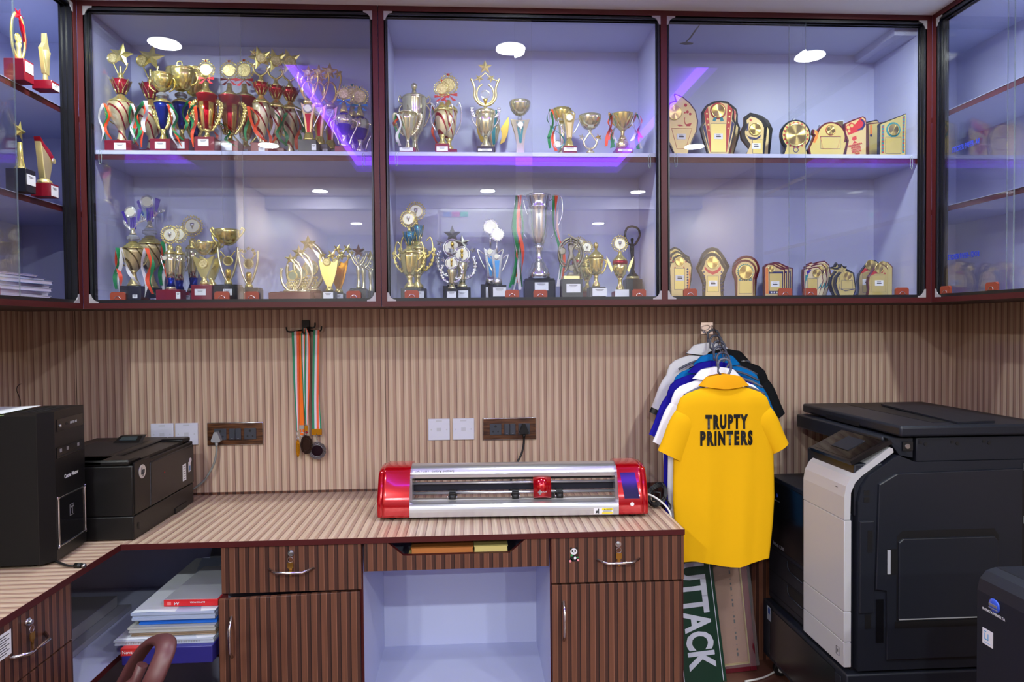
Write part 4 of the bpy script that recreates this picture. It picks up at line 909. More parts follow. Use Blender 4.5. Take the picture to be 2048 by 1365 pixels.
plaque('flame shaped plum plaque with a small red peacock print, leftmost on the upper shelf', [(200, 330), (245, 330), (215, 220), (330, 265), (430, 350), (510, 460), (542, 600), (525, 750), (455, 890), (385, 1062), (225, 1062), (160, 960), (95, 850), (70, 700), (75, 560), (100, 430), (150, 350)], *A, F_, ZSH, 22, ppur, (205, 480, 100), None, (305, 832),
       [('l', redp, [(160, 712), (465, 712), (370, 1010), (240, 1010), (160, 712)], 3), ('d', redp, [(372, 372, 24), (398, 470, 22), (440, 500, 20), (360, 480, 14)]), ('p', redp, [(360, 600), (375, 650), (465, 630), (440, 680), (385, 680), (355, 640), (352, 560), (365, 545)]), ('p', redp, [(240, 662), (290, 655), (340, 678), (270, 685)])])
P60 = [(612, 690), (650, 620), (636, 480), (690, 395), (790, 345), (880, 332), (980, 345), (1045, 400), (1062, 470), (1050, 580), (1090, 640), (1075, 760), (985, 1075), (720, 1075), (640, 820)]
X60 = [('p', redp, [(636, 480), (692, 398), (750, 1060), (722, 1060)]), ('p', redp, [(985, 348), (1060, 420), (975, 1060), (950, 1060)]), ('p', navy, [(612, 690), (650, 640), (715, 1040)]), ('p', navy, [(1090, 640), (1050, 600), (990, 1040)]), ('s', facel, [(672, 495, 20), (683, 577, 20), (692, 660, 20), (702, 740, 18), (1018, 455, 20), (1012, 537, 20), (1002, 627, 20), (993, 710, 18)]),
       ('p', tealp, [(780, 545), (830, 560), (800, 610), (760, 600)]), ('p', tealp, [(870, 560), (910, 545), (930, 600), (880, 610)]), ('d', redp, [(843, 455, 122)])]
plaque('domed shield plaque with red starred side bands and brushed gold disc', P60, *A, F_, ZSH, 34, pblack, (843, 455, 92), (735, 645, 962, 1060), (848, 828), X60)
plaque('domed shield plaque showing only its dark edge behind the red banded shield', P60, *A, M_, ZSH, 34, pblack, (843, 455, 92), None, None, X60[:2], 1.05, (6, 0))
P61 = [(1255, 590), (1320, 535), (1400, 555), (1480, 610), (1520, 700), (1500, 1080), (1235, 1080), (1320, 950), (1240, 830), (1230, 760), (1270, 690)]
plaque('black edged arch plaque with red star and curved navy band', P61, *A, F_, ZSH, 62, pblack, (1385, 725, 82), (1350, 880, 1500, 1075), (1400, 970), [('s', redp, [(1318, 588, 28)]), ('p', navy, [(1250, 800), (1290, 830), (1400, 850), (1480, 800), (1460, 850), (1390, 880), (1300, 870)]), ('p', navy, [(1265, 640), (1290, 620), (1275, 740), (1250, 760)])])
plaque('arch plaque with a gold stripe peeping out behind the red star arch', P61, *A, M_, ZSH, 60, pblack, None, None, None, (), 1.1, (8, 0))
A2 = (7.314, 1580, 180)
circ = lambda cx, cy, R, a0, a1, n=18: [(cx+R*math.cos(math.radians(a0+(a1-a0)*i/n)), cy-R*math.sin(math.radians(a0+(a1-a0)*i/n))) for i in range(n+1)]
plaque('round black plaque with large brushed gold disc on a flared foot', circ(80, 660, 205, -48, 228)+[(-60, 840), (-110, 930), (265, 930), (215, 840)], *A2, F_, ZSH, 26, pblack, (80, 660, 150), None, None, [('d', navy, [(78, 880, 42)]), ('d', facel, [(78, 880, 30)])]+[('d', redp, [(80+182*math.cos(i*.35), 660-182*math.sin(i*.35), 15) for i in range(18)])], face=facel)
plaque('white edged plaque with a gold star point behind the round black plaque', [(-50, 480), (-35, 420), (20, 430), (55, 350), (90, 430), (220, 425), (215, 700), (215, 930), (-110, 930), (-110, 600)], *A2, M_, ZSH, 28, pwhite)
plaque('rounded plum plaque with golden peacock at its left side', circ(600, 690, 205, -20, 172)+[(370, 590), (345, 580), (340, 640), (365, 660), (320, 760), (270, 860), (300, 935), (770, 935), (830, 760), (790, 770)], *A2, F_, ZSH, 26, pmar, (588, 588, 62), (440, 690, 735, 860), None, [('p', orangep, [(345, 600), (370, 590), (392, 620), (392, 700), (350, 780), (318, 770), (340, 700), (365, 660)]), ('l', redp, [(428, 680), (745, 680), (690, 865), (470, 865), (428, 680)], 3), ('d', redp, [(588, 588, 78)])], face=facel)
plaque('wavy white edged plaque behind the peacock plaque', [(400, 560), (405, 500), (450, 480), (445, 440), (520, 450), (620, 400), (720, 375), (780, 375), (785, 600), (785, 935), (400, 935)], *A2, M_, ZSH, 24, pwhite, face=mat('dark bronze print', S(110, 96, 66), .4, .4))
t = plaque('maroon plaque with a red swan print and slanted red lettering', [(800, 500), (900, 455), (1060, 395), (1100, 420), (1112, 520), (1110, 940), (800, 940), (850, 740), (800, 620)], *A2, F_, ZSH, 22, pmar, None, None, None, [('p', redp, [(790, 540), (880, 470), (940, 500), (1030, 400), (1100, 450), (1090, 540), (1000, 600), (840, 660)]), ('p', navy, [(1020, 420), (1070, 430), (1108, 500), (1060, 580), (960, 590), (1050, 540), (1075, 480)]), ('d', facel, [(838, 545, 26), (890, 520, 26), (850, 600, 22)]), ('p', redp, [(900, 690), (960, 670), (970, 720), (930, 740), (975, 775), (905, 790), (930, 750), (895, 730)])])
for i, w_ in enumerate(('CASSANDRA', 'ANNUAL', 'CRICKET', 'FESTIVAL', '2020')):
    text('printed_text', w_, .0095, redp, t.r, ((955-955)/7.314*t.k-.003+.002*i, -.0056, (t.y0-(180+(805+i*33)/7.314))*t.k), (PI/2, -.24, 0), bold=.0003)
plaque('tall black curved plaque rising behind the red swan plaque', [(900, 440), (1050, 385), (1250, 335), (1280, 350), (1280, 940), (900, 940)], *A2, B_, ZSH, 22, pblack, f=1.06)
plaque('rectangular plaque with a yellow strip behind the slanted plaque', [(1170, 395), (1500, 360), (1505, 940), (1185, 940)], *A2, M_+.03, ZSH, 20, pmar, (1350, 430, 40), None, None, [('p', orangep, [(1190, 400), (1225, 398), (1225, 560), (1190, 565)]), ('d', navy, [(1350, 430, 52), (1207, 560, 20)])], shift=(-5, 0), face=facel)
plaque('slant topped black plaque with blue diamond side strips, rightmost on the upper shelf', [(1305, 500), (1698, 345), (1690, 940), (1298, 940)], *A2, F_, ZSH, 20, pblack, (1503, 578, 78), (1385, 690, 1620, 930), None, [('p', tealp, [(1322, 520), (1362, 500), (1355, 930), (1318, 930)]), ('p', tealp, [(1645, 380), (1685, 365), (1670, 925), (1640, 925)]), ('s', redp, [(1340, 540+i*54, 20) for i in range(8)]+[(1663, 400+i*54, 20) for i in range(10)]), ('d', tealp, [(1503, 578, 112)])], face=facel)
L1 = (7.314, 1320, 470)
def sized(labels, pts, A_, border, bm_, disc=None, plate=None, cardr=None, extra=(), shift=4, fs=(1., 1.1, 1.2), face=None):
    for i, lb in enumerate(labels): plaque(lb, pts, *A_, (F_, M_, B_)[i], ZLO, border, bm_, disc, plate, cardr if i == 0 else None, extra, fs[i], (shift*i, 0), face)
sized(['black crested plaque with orange wavy side, lowest left, smallest of its set', 'black crested plaque, middle size, behind the orange sided one', 'black crested plaque, largest arc behind the orange sided set'],
      [(200, 400), (215, 340), (280, 305), (340, 335), (380, 390), (440, 420), (455, 480), (440, 640), (420, 800), (410, 880), (165, 880), (150, 700), (140, 480), (160, 410)], L1, 26, pblack, (280, 387, 58), (205, 490, 355, 795), (283, 628), [('p', orangep, [(440, 480), (415, 560), (430, 620), (395, 700), (400, 790), (425, 780), (445, 600)]), ('d', navy, [(400, 500+i*40, 14) for i in range(8)]), ('d', redp, [(185, 385, 14), (375, 390, 12), (212, 470, 10), (345, 470, 10)])], shift=-4)
sized(['waisted black plaque with red heart garland under its gold disc', 'waisted black plaque, larger one behind the red garland plaque'],
      [(650, 870), (665, 690), (645, 600), (600, 520), (640, 440), (660, 370), (710, 315), (760, 300), (815, 315), (860, 370), (890, 430), (940, 510), (890, 580), (872, 690), (890, 870)], L1, 52, pblack, (762, 400, 82), (685, 600, 850, 830), (768, 708), [('p', redp, [(640, 450), (690, 500), (760, 535), (840, 500), (885, 440), (890, 500), (840, 550), (765, 580), (690, 545), (645, 500)]), ('d', navy, [(640-abs(i-2)*4, 540+i*55, 13) for i in range(6)]+[(890+abs(i-2)*4, 540+i*55, 13) for i in range(6)])], shift=1, fs=(1., 1.13))
sized(['keyhole shaped maroon plaque with a teal panel and scalloped disc', 'keyhole shaped maroon plaque, larger one behind the teal panel'],
      circ(1240, 530, 145, -35, 215, 20)+[(1125, 640), (1120, 875), (1355, 875), (1352, 640)], L1, 34, pmar, (1243, 540, 98), (1150, 668, 1340, 855), None, [('d', tealp, [(1243, 540, 125)]), ('p', tealp, [(1145, 600), (1340, 600), (1340, 664), (1145, 664)]), ('d', facel, [(1243+126*math.cos(i*.28), 540-126*math.sin(i*.28), 10) for i in range(23)])], shift=3, fs=(1., 1.12))
sized(['wavy topped maroon plaque with three white stars along its foot', 'wavy topped maroon plaque, second of three leaning right', 'wavy topped maroon plaque, rearmost of three'],
      [(1528, 868), (1528, 470), (1570, 430), (1640, 435), (1700, 470), (1760, 500), (1815, 505), (1808, 640), (1825, 868)], L1, 24, pmar, (1612, 495, 44), (1590, 560, 1785, 820), (1675, 718), [('p', orangep, [(1530, 480), (1570, 470), (1575, 860), (1532, 860)]), ('p', navy, [(1580, 530), (1800, 530), (1800, 860), (1580, 860)]), ('s', card, [(1620, 842, 18), (1662, 842, 18), (1704, 842, 18)])], shift=7, fs=(1., 1.04, 1.08))
L2 = (6.4, 1580, 470)
sized(['cream plaque with a blue swoosh and ragged crest, smallest of three', 'cream plaque with ragged crest, middle size of three', 'cream plaque with ragged crest, largest arc of three'],
      [(180, 720), (170, 600), (168, 520), (172, 440), (215, 425), (235, 440), (290, 418), (350, 410), (395, 450), (405, 520), (418, 580), (395, 660), (350, 730)], L2, 15, pmar, (333, 485, 52), (218, 555, 342, 700), None, [('p', purple, [(195, 455), (270, 435), (215, 510)]), ('p', tealp, [(180, 510), (230, 500), (190, 600), (190, 690), (178, 600)]), ('p', tealp, [(400, 610), (395, 660), (350, 700), (375, 650)])], shift=6, fs=(1., 1.12, 1.22), face=mat('cream printed face', S(220, 204, 168), .4, .2))
sized(['black plaque with a gold star breaking through its top left', 'black plaque with gold star, second one behind the first star plaque'],
      [(650, 745), (600, 690), (582, 620), (600, 540), (655, 475), (570, 440), (635, 430), (655, 385), (678, 425), (720, 420), (700, 450), (800, 490), (835, 690), (790, 745)], L2, 28, pblack, (730, 522, 52), (650, 578, 798, 690), None, [('s', gold, [(650, 435, 50)]), ('d', navy, [(612+abs(i-4)*3, 530+i*20, 6) for i in range(9)]), ('l', navy, [(640, 690), (700, 715), (830, 690)], 5)], shift=-9, fs=(1., 1.06), face=facel)
P73 = [(980, 750), (1005, 690), (998, 600), (1010, 530), (1060, 460), (1120, 385), (1190, 378), (1240, 420), (1250, 440), (1248, 750)]
plaque('crimson edged plaque with white price card, front right on the lower shelf', P73, *L2, F_, ZLO, 13, pmar, (1130, 420, 54), (1040, 510, 1222, 728), (1133, 612), [('p', redp, [(1010, 520), (1060, 455), (1120, 470), (1200, 440), (1180, 480), (1080, 490)]), ('s', redp, [(1210, 485, 18)])], face=facel)
plaque('crimson edged plaque, second one showing right behind the price card plaque', P73, *L2, M_, ZLO, 13, pmar, (1130, 420, 54), None, None, [('p', redp, [(1010, 520), (1060, 455), (1120, 470), (1200, 440)])], 1.1, (7, 0), face=facel)
plaque('dull gold plaque with plain disc, standing left behind the crimson one', P73, *L2, B_, ZLO, 13, pblack, (1130, 420, 54), (1040, 510, 1222, 728), (1090, 612), [('p', redp, [(1010, 520), (1060, 455), (1120, 470), (1200, 440)])], 1.16, (-17, 0))

# ---- side cabinet on the left ----
def TL(cx, cyb, z, dY, label, name='trophy'):
    Y = dY; t = T(cx, Y, z+.0007, label, name=name, cy=cyb); t.r.rotation_euler = (0, 0, PI/2); return t
t = TL(92, 190, 2.168, 2.28, 'gold torch flame trophy on maroon base with white card, side cabinet upper shelf')
t.base(26, 165, basemar, (0, 22, 170, 192), d=20, step=False).lat('column', [(6, 165), (6, 160), (5, 150), (8, 125), (12, 108), (6, 104)], golds, sy=.7).poly([(-14, 104), (-6, 150), (6, 152), (10, 108), (4, 90), (1, 72), (-3, 74), (-4, 92)], golds, 8, 'flame', bev=.001)
t = TL(38, 150, 2.168, 2.205, 'red and gold oval star trophy on maroon base, side cabinet upper shelf')
t.base(30, 124, basemar, (0, 24, 128, 148), d=24, step=False).ringo(0, 78, 20, 44, 3, gold, -250, 70, 'oval_ring', .7).lat('stem', [(8, 124), (5, 116), (4, 100), (6, 92)], golds).medal(0, 82, 10, False, rm=gold).star(4, 36, 15, redm, 3, .3).poly([(6, 44), (16, 52), (22, 76), (20, 96), (16, 74), (8, 56)], redm, 4, 'red_tail')
t = TL(90, 395, 1.833, 2.28, 'slant cut gold cone trophy with red band on maroon base, side cabinet middle shelf')
t.base(28, 370, basemar, (0, 22, 374, 394), d=22, step=False).lat('foot', [(14, 370), (12, 364), (7, 360)], golds).poly([(-7, 362), (7, 362), (20, 318), (4, 308), (-18, 290)], golds, 12, 'cone', bev=.002).poly([(-20, 284), (-8, 296), (8, 302), (22, 314), (18, 324), (2, 312), (-16, 298)], redm, 13, 'red_band', bev=.001).medal(17, 322, 6, False, rm=silver, dy=-.014)
t = TL(42, 378, 1.833, 2.205, 'gold star trophy on black base partly behind the side cabinet glass')
t.base(30, 342, baseblack, (0, 26, 352, 372), d=24, step=False).lat('stem', [(12, 342), (8, 336), (5, 320), (4, 290)], gold).star(0, 268, 20, gold, 4, .2)
fpap = [S(196, 186, 214), S(160, 150, 190), S(214, 206, 226), S(150, 170, 204), S(206, 180, 130), S(188, 190, 216), S(120, 120, 160), S(220, 216, 232)]
z = ZB+.0005
for i, (hh, dx, dyy, lb) in enumerate(((.011, .0, .0, 'yellowish file lowest in the heap'), (.010, .02, -.03, 'pale blue file with red spine second from the bottom of the heap'), (.013, -.01, .01, 'thick white file third from the bottom of the heap'), (.012, .015, -.02, 'lavender file fourth from the bottom of the heap'), (.011, -.015, .02, 'grey blue file in the upper half of the heap'), (.013, .01, -.01, 'white file third from the top of the heap'), (.010, -.02, .0, 'mauve file second from the top of the heap'), (.006, -.03, -.05, 'thin white sheets topmost'))):
    t = thing('paper_file', lb+', side cabinet', 'file', (-1.545+dx*.6, 2.20+dyy, z), .05*(-1)**i, 'files heaped in the side cabinet')
    m = mat('file paper %d' % i, fpap[(i*3+4) % 8], .6)
    MB().box(-.14, .14, -.20, .20, .001, hh-.0015, mat('paper edges', S(216, 212, 228), .7)).build('pages', t)
    MB().box(-.142, .143, -.202, .202, hh-.0015, hh, m).box(-.142, .143, -.202, .202, 0, .001, m).build('cover', t); z += hh+.0004
# ================= things on the worktop =================
def wb(b, name, root):
    """link a mesh built in world coordinates under an unrotated thing"""
    bmesh.ops.translate(b.bm, verts=b.bm.verts, vec=-Vector(root.location)); return b.build(name, root)
wt = mat('white lettering', S(216, 218, 222), .5); silt = mat('silver lettering', S(150, 150, 156), .4, .5)
# computer tower
t = thing('computer_tower', 'black computer tower with chrome framed front panel on the left worktop arm', 'computer', (-1.178, 1.985, ZK), math.radians(5))
b = MB(); b.extr([(-.46, 0, .01), (-.03, 0, .01), (-.03, .215, .01), (-.46, .215, .01)], (0, 0, .415), blackmt)
for x in (-.42, -.06):
    for y in (.03, .185): b.lathe([(.014, 0), (.014, .01)], blackpl, 12, (x, y))
b.build('case', t)
MB().extr([(-.0298, 0, .008), (-.028, 0, .008), (0, .036, .008), (0, .215, .008), (-.0298, .215, .008)], (0, 0, .424), blackpl).box(-.11, -.0298, .001, .214, .425, .432, blackpl).build('bezel', t)
MB().box(.0, .0015, .05, .205, .372, .408, blackgloss).tube([(.0015, .066, .388), (.004, .066, .388)], .0045, steel, 12).build('button_panel', t)
for y in (.10, .125, .14, .155): MB().box(.0015, .0022, y, y+.011, .386, .393, greypl if y > .11 else cdark).build('port', t)
MB().box(0, .002, .045, .21, .296, .328, blackgloss).box(.002, .003, .06, .19, .300, .303, cdark).build('optical_drive', t)
for y in (.06, .10, .165): MB().box(.002, .0026, y, y+.012, .312, .322, silt).build('drive_mark', t)
text('brand_lettering', 'Cooler Master', .0165, wt, t, (.0008, .128, .236), (PI/2, 0, PI/2), sx=.85, bold=.0003)
MB().tube(smooth([(.002, .052, .045), (.002, .2, .045), (.002, .206, .052), (.002, .206, .176), (.002, .2, .182), (.002, .052, .182), (.002, .046, .176), (.002, .046, .052)], 4, True), .0028, chrome, 8, True).build('chrome_frame', t)
MB().box(-.002, .0006, .048, .204, .047, .180, blackgloss).build('lower_panel', t)
b = MB(); b.box(.0006, .0016, .113, .137, .115, .148, silt); b.box(.0016, .0022, .115, .135, .117, .146, blackgloss); b.box(.0022, .0028, .117, .133, .138, .143, silt); b.box(.0022, .0028, .123, .127, .119, .138, silt); b.build('badge', t)
for i in range(3): MB().box(-.09+.022*i, -.078+.022*i, .04, .17, .432, .4326, cdark).build('vent_slot', t)
t = thing('paper_sheets', 'loose white sheets lying on top of the computer tower', 'paper', (-1.455, 2.075, ZK+.4265), .08)
MB().grid(lambda u, v: ((u-.5)*.30, (v-.5)*.2, .002+.004*math.sin(u*3)+.02*max(0, u-.8)), 10, 8, card).build('top_sheet', t)
MB().box(-.145, .145, -.098, .09, 0, .0012, mat('greenish sheet', S(190, 206, 150), .6)).build('lower_sheet', t)
# cable end by the tower
p = [PZ(x, y, ZK+.006) for x, y in ((100, 1118), (118, 1126), (135, 1132), (150, 1132))]
t = thing('usb_cable', 'short black cable with a bare metal plug lying beside the computer tower', 'cable', p[0])
p = [q_-p[0] for q_ in p]; MB().tube(smooth(p, 6), .0035, rubber, 8).build('lead', t)
d_ = (p[3]-p[2]).normalized(); MB().tube([p[3], p[3]+d_*.018], .0075, blackpl, 8).build('plug_body', t); MB().tube([p[3]+d_*.018, p[3]+d_*.03], .006, steel, 4).build('plug_tip', t)

# laser printer
t = thing('laser_printer', 'black laser printer with round silver logo in the corner of the worktop', 'printer', (-1.062, 2.215, ZK))
b = MB(); b.box(-.355, .0, 0, .47, .0775, .236, blackpl, .004, 2); b.box(-.355, -.09, .0, .47, .236, .254, blackpl, .006, 2); b.box(-.355, -.01, 0, .08, .236, .254, blackpl, .006, 2); b.box(-.09, -.008, .4, .47, .236, .254, blackpl, .006, 2); b.box(-.09, -.01, .08, .4, .232, .246, blackpl); b.box(-.30, -.12, .09, .38, .2541, .2545, cdark); b.build('body', t)
MB().box(-.355, .0, .0, .47, .003, .0765, blackpl, .004, 2).box(-.05, .0026, .30, .40, .003, .022, cdark).box(.0018, .003, .03, .034, .028, .05, cdark).build('paper_tray', t)
MB().box(-.004, .004, .115, .466, .08, .225, mat('printer door black', S(26, 24, 26), .32), .004, 2).build('front_door', t)
MB().box(-.0025, .003, .006, .112, .08, .245, blackpl, .003, 2).build('front_column', t)
MB().extr([(-.225, .33, .254), (-.135, .33, .254), (-.14, .375, .274), (-.22, .375, .274)], (0, .03, 0), blackpl).build('control_panel', t)
MB().extr([(-.21, .345, .2607), (-.15, .345, .2607), (-.153, .368, .2709), (-.207, .368, .2709)], (0, -.001, .002), mat('printer lcd', S(52, 62, 66), .2)).build('display', t)
def disc_x(R, th, m, seg=32, sz=1.):
    b = MB(); b.extr([(0, R*math.cos(2*PI*i/seg), sz*R*math.sin(2*PI*i/seg)) for i in range(seg)], (th, 0, 0), m); return b
lg = disc_x(.022, .002, mat('logo silver', S(206, 200, 196), .35, .3)).build('logo_badge', t, (.003, .056, .207))
text('logo_letters', 'hp', .030, ink, lg, (.0026, 0, .001), (PI/2, 0, PI/2), sx=.8, shear=.25, bold=.0008)
MB().box(.004, .0046, .363, .392, .105, .165, card).build('label', t); MB().box(.004, .0046, .415, .436, .128, .165, card).build('label', t)
b = MB()
for i in range(6): b.box(.0046, .0049, .368, .387, .110+i*.009, .114+i*.009, silt)
b.build('label_print', t); MB().box(.0046, .0049, .419, .432, .132, .15, mat('label blue', S(90, 130, 190), .5)).build('label_print', t)
disc_x(.0028, .001, redp, 12).build('indicator', t, (.004, .215, .17)); MB().lathe([(.009, 0), (.009, .002)], card, 14).build('round_sticker', t, (.0045, .43, .17)).rotation_euler = (0, PI/2, 0)

# cutting plotter
t = thing('cutting_plotter', 'red and silver vinyl cutting plotter with tall end caps on the long worktop', 'plotter', (-.328, 2.360, ZK), math.radians(-2.2))
redcar = mat('candy red paint', S(178, 4, 22), .14, .45, Coat_Weight=.8); alu = mat('silver anodised aluminium', S(206, 208, 214), .28, .85)
PR = smooth([(0, .012), (-.003, .05), (.004, .085), (.034, .152), (.055, .172), (.1, .179), (.16, .176), (.19, .15), (.197, .09), (.195, .012)], 4)
def cap(xs, name):
    b = MB(); rows = []
    for x, s_ in xs: rows.append([b.bm.verts.new((x, .1+(q_[0]-.1)*s_, .012+(q_[1]-.012)*s_)) for q_ in PR])
    n = len(PR)
    for a, c in zip(rows, rows[1:]):
        for i in range(n): b.f([a[i], a[(i+1) % n], c[(i+1) % n], c[i]], redcar, i < n-1)
    b.f(rows[0][::-1], redcar); b.f(rows[-1], redcar); return b.build(name, t)
cap([(0, .88), (.002, .93), (.006, .955), (.013, .968), (.0132, .968), (.017, .955), (.0172, .955), (.019, .985), (.024, .998), (.030, 1), (.0305, 1), (.1115, 1), (.112, 1)], 'end_cap')
ec = cap([(.828, 1.), (.8285, 1), (.9015, 1), (.902, 1), (.908, .998), (.913, .985), (.915, .955), (.9152, .955), (.919, .968), (.9192, .968), (.926, .955), (.930, .93), (.932, .88)], 'end_cap')
fy = lambda z: .004+(z-.085)/.067*.030
MB().extr([(.848, fy(.068)-.0015, .068), (.900, fy(.068)-.0015, .068), (.890, fy(.150)-.0015, .150), (.838, fy(.150)-.0015, .150)], (0, .003, 0), mat('dark glossy touch screen', S(34, 30, 74), .06)).build('touch_screen', ec)
MB().tube([(.874, -.0035, .048), (.874, .002, .048)], .0068, card, 20).build('round_button', ec)
b = MB(); TB = smooth([(.058, .134), (.056, .148), (.066, .166), (.088, .1745), (.118, .1745), (.128, .165), (.128, .136)], 3); b.extr([(.112, y, z) for y, z in TB], (.716, 0, 0), alu); b.build('top_beam', t)
b = MB(); FB = smooth([(.0, .012), (-.003, .038), (.006, .054), (.038, .058)], 3); b.extr([(.112, y, z) for y, z in FB]+[(.112, .085, .056), (.112, .085, .012)], (.716, 0, 0), alu); b.build('front_bed', t)
MB().box(.112, .828, .036, .082, .056, .0585, mat('platen grey', S(128, 124, 122), .4)).build('platen', t)
MB().box(.116, .824, 0.046, .052, .0585, .0592, mat('cutting strip', S(206, 206, 206), .5)).build('cutting_strip', t)
for z, y, m in ((.1135, .068, alu), (.079, .066, alu)): MB().tube([(.112, y, z), (.828, y, z)], .0048, m, 12).build('guide_rail', t)
MB().box(.112, .828, .078, .086, .084, .107, mat('gantry dark grey', S(36, 40, 52), .3, .4)).build('gantry_beam', t)
MB().box(.112, .828, .112, .118, .114, .121, mat('rear beam grey', S(92, 98, 102), .4)).build('rear_beam', t)
for x in (.112, .822): MB().box(x, x+.006, .03, .15, .0585, .136, alu).build('side_plate', t)
for x in (.255, .475, .630):
    r = MB().box(x-.014, x+.014, .072, .088, .062, .088, blackpl, .002).box(x-.012, x+.012, .046, .072, .072, .083, blackpl, .002).build('pinch_roller', t)
    MB().tube([(x-.011, .050, .0675), (x+.011, .050, .0675)], .0085, rubber, 14).build('rubber_wheel', r)
    for e in (-1, 1): MB().tube([(x+e*.013, .050, .0675), (x+e*.017, .050, .0675)], .0042, chrome, 10).build('screw', r)
cg = MB()
CP = smooth([(.035, .064), (.032, .088), (.036, .113), (.052, .130), (.068, .131), (.072, .12), (.072, .064)], 3)
cg.extr([(.537, y, z) for y, z in CP], (.062, 0, 0), redcar, True); cg = cg.build('carriage', t)
MB().extr([(.545, y-.0018 if y < .07 else y, z+.0012) for y, z in CP], (.045, 0, 0), redcar, True).build('carriage_cover', cg)
MB().box(.54, .60, .045, .072, .0593, .066, blackpl).box(.5992, .612, .045, .07, .062, .080, blackpl).build('blade_holder', cg)
MB().extr([(.552, .0296, .085), (.560, .0296, .075), (.568, .0296, .085), (.560, .0296, .094)], (0, .0008, 0), silt).build('diamond_badge', cg); text('badge_lettering', 'SKYCUT', .006, wt, cg, (.572, .0292, .0865), (PI/2-.05, 0, 0), shear=.2)
text('maker_lettering', '[SKYCUT  cutting plotter]', .0125, ink, t, (.193, .0595, .158), (PI/2-.75, 0, 0), sx=1.02)
lb = MB().extr([(.742, -.0026, .016), (.808, -.0026, .016), (.808, -.0032, .036), (.742, -.0032, .036)], (0, .002, 0), card).build('warning_label', t)
yel = mat('label yellow', S(236, 214, 20), .5)
b = MB(); b.box(.770, .8065, -.0042, -.0036, .0295, .035, yel); b.box(.770, .8065, -.0038, -.0032, .017, .021, yel)
b.box(.756, .7595, -.0042, -.0036, .018, .034, ink); b.box(.748, .757, -.0042, -.0036, .024, .026, ink); b.extr([(.747, -.0042, .018), (.755, -.0042, .020), (.753, -.0042, .030)], (0, .0006, 0), ink)
for i in range(3): b.box(.773, .803, -.0038, -.0034, .0225+i*.0022, .0233+i*.0022, silt)
b.extr([(.777, -.0046, .0302), (.782, -.0046, .0302), (.7795, -.0046, .0342)], (0, .0004, 0), ink); b.build('label_print', lb)
text('caution_word', 'CAUTION', .0042, ink, lb, (.794, -.0044, .0322))
for x in (.05, .88):
    for y in (.03, .16): MB().lathe([(.012, 0), (.012, .0125)], rubber, 12, (x, y)).build('foot', t)
MB().box(.112, .828, .02, .085, .006, .012, cdark).build('underside', t)
# cables by the plotter
c0 = PZ(1328, 1012, ZK)
t = thing('coiled_cable', 'bundle of coiled black power cable behind the right end of the plotter', 'cable', tuple(PZ(1314, 1013, ZK)))
b = MB()
for i in range(7):
    a = .05+.006*(i % 3); b.tube([(a*math.cos(u)*.55, .03*math.sin(u)+.003*i-.01, .038+.03*math.sin(u+.5)+.004*(i % 4)+.004*math.sin(3*u)) for u in [2*PI*k/22 for k in range(22)]], .0032, rubber, 6, True)
b.tube([(.012, 0, .02), (.012, 0, .05), (-.012, .01, .05), (-.012, .01, .02)], .004, rubber, 6, True); b.build('coil', t)
MB().tube(smooth([(.03, 0, .03), (.035, -.05, .015), (.03, -.06, .004)], 5), .0032, rubber, 6).build('loose_end', t)
p0 = Vector((.605, 2.46, ZK+.05)); t = thing('white_cable', 'white data cable leaving the right end of the plotter over the worktop edge', 'cable', p0)
P = [Vector(q_)-p0 for q_ in ((.605, 2.46, .80), (.635, 2.45, .798), (.665, 2.43, .784), (.692, 2.40, .757), (.701, 2.39, .72), (.700, 2.385, .66))]
MB().tube(smooth(P, 6), .0036, mat('white cable', S(222, 220, 216), .4), 8).build('lead', t); MB().tube([P[0]-Vector((.012, 0, 0)), P[0]+Vector((.012, -.003, 0))], .005, mat('blue plug', S(40, 100, 190), .4), 8).build('plug', t)

# ================= wall plates, sockets, plugs =================
plate_w = mat('white switch plate', S(214, 216, 232), .4); walnut = NT('dark walnut frame'); _tc = walnut.n('ShaderNodeTexCoord'); _mp = walnut.n('ShaderNodeMapping'); _mp.inputs['Scale'].default_value = (8, 8, 70); walnut.l(_tc.outputs['Object'], _mp.inputs[0])
_nz = walnut.n('ShaderNodeTexNoise'); _nz.inputs['Scale'].default_value = 1.5; walnut.l(_mp.outputs[0], _nz.inputs[0]); walnut.l(walnut.ramp(_nz.outputs[0], [(.35, S(52, 30, 20)), (.65, S(104, 66, 40))]), walnut.b.inputs['Base Color']); walnut.b.inputs['Roughness'].default_value = .25; walnut = walnut.m
swg = mat('dark grey switch', S(58, 62, 72), .35)
for cx_, lb in ((-.1335, 'white blank wall plate left of the pair above the plotter'), (-.035, 'white blank wall plate right of the pair, beside the walnut socket board'), (-1.222, 'white blank wall plate mostly hidden behind the laser printer'), (-1.128, 'white blank wall plate nearest the grey plug, behind the laser printer corner')):
    t = thing('wall_plate', lb, 'wall plate', (cx_, YW, .996))
    MB().box(-.0435, .0435, -.009, 0, -.0435, .0435, plate_w, .002).build('cover', t)
    MB().box(-.012, .012, -.0096, -.009, .032, .038, mat('plate mark', S(196, 198, 208), .4)).build('label_slot', t); MB().box(-.009, .009, -.0096, -.009, -.007, .007, MATS['plate mark']).build('blank_insert', t)
    for e in (-1, 1): MB().tube([(e*.031, -.0098, 0), (e*.031, -.009, 0)], .003, MATS['plate mark'], 10).build('screw', t)
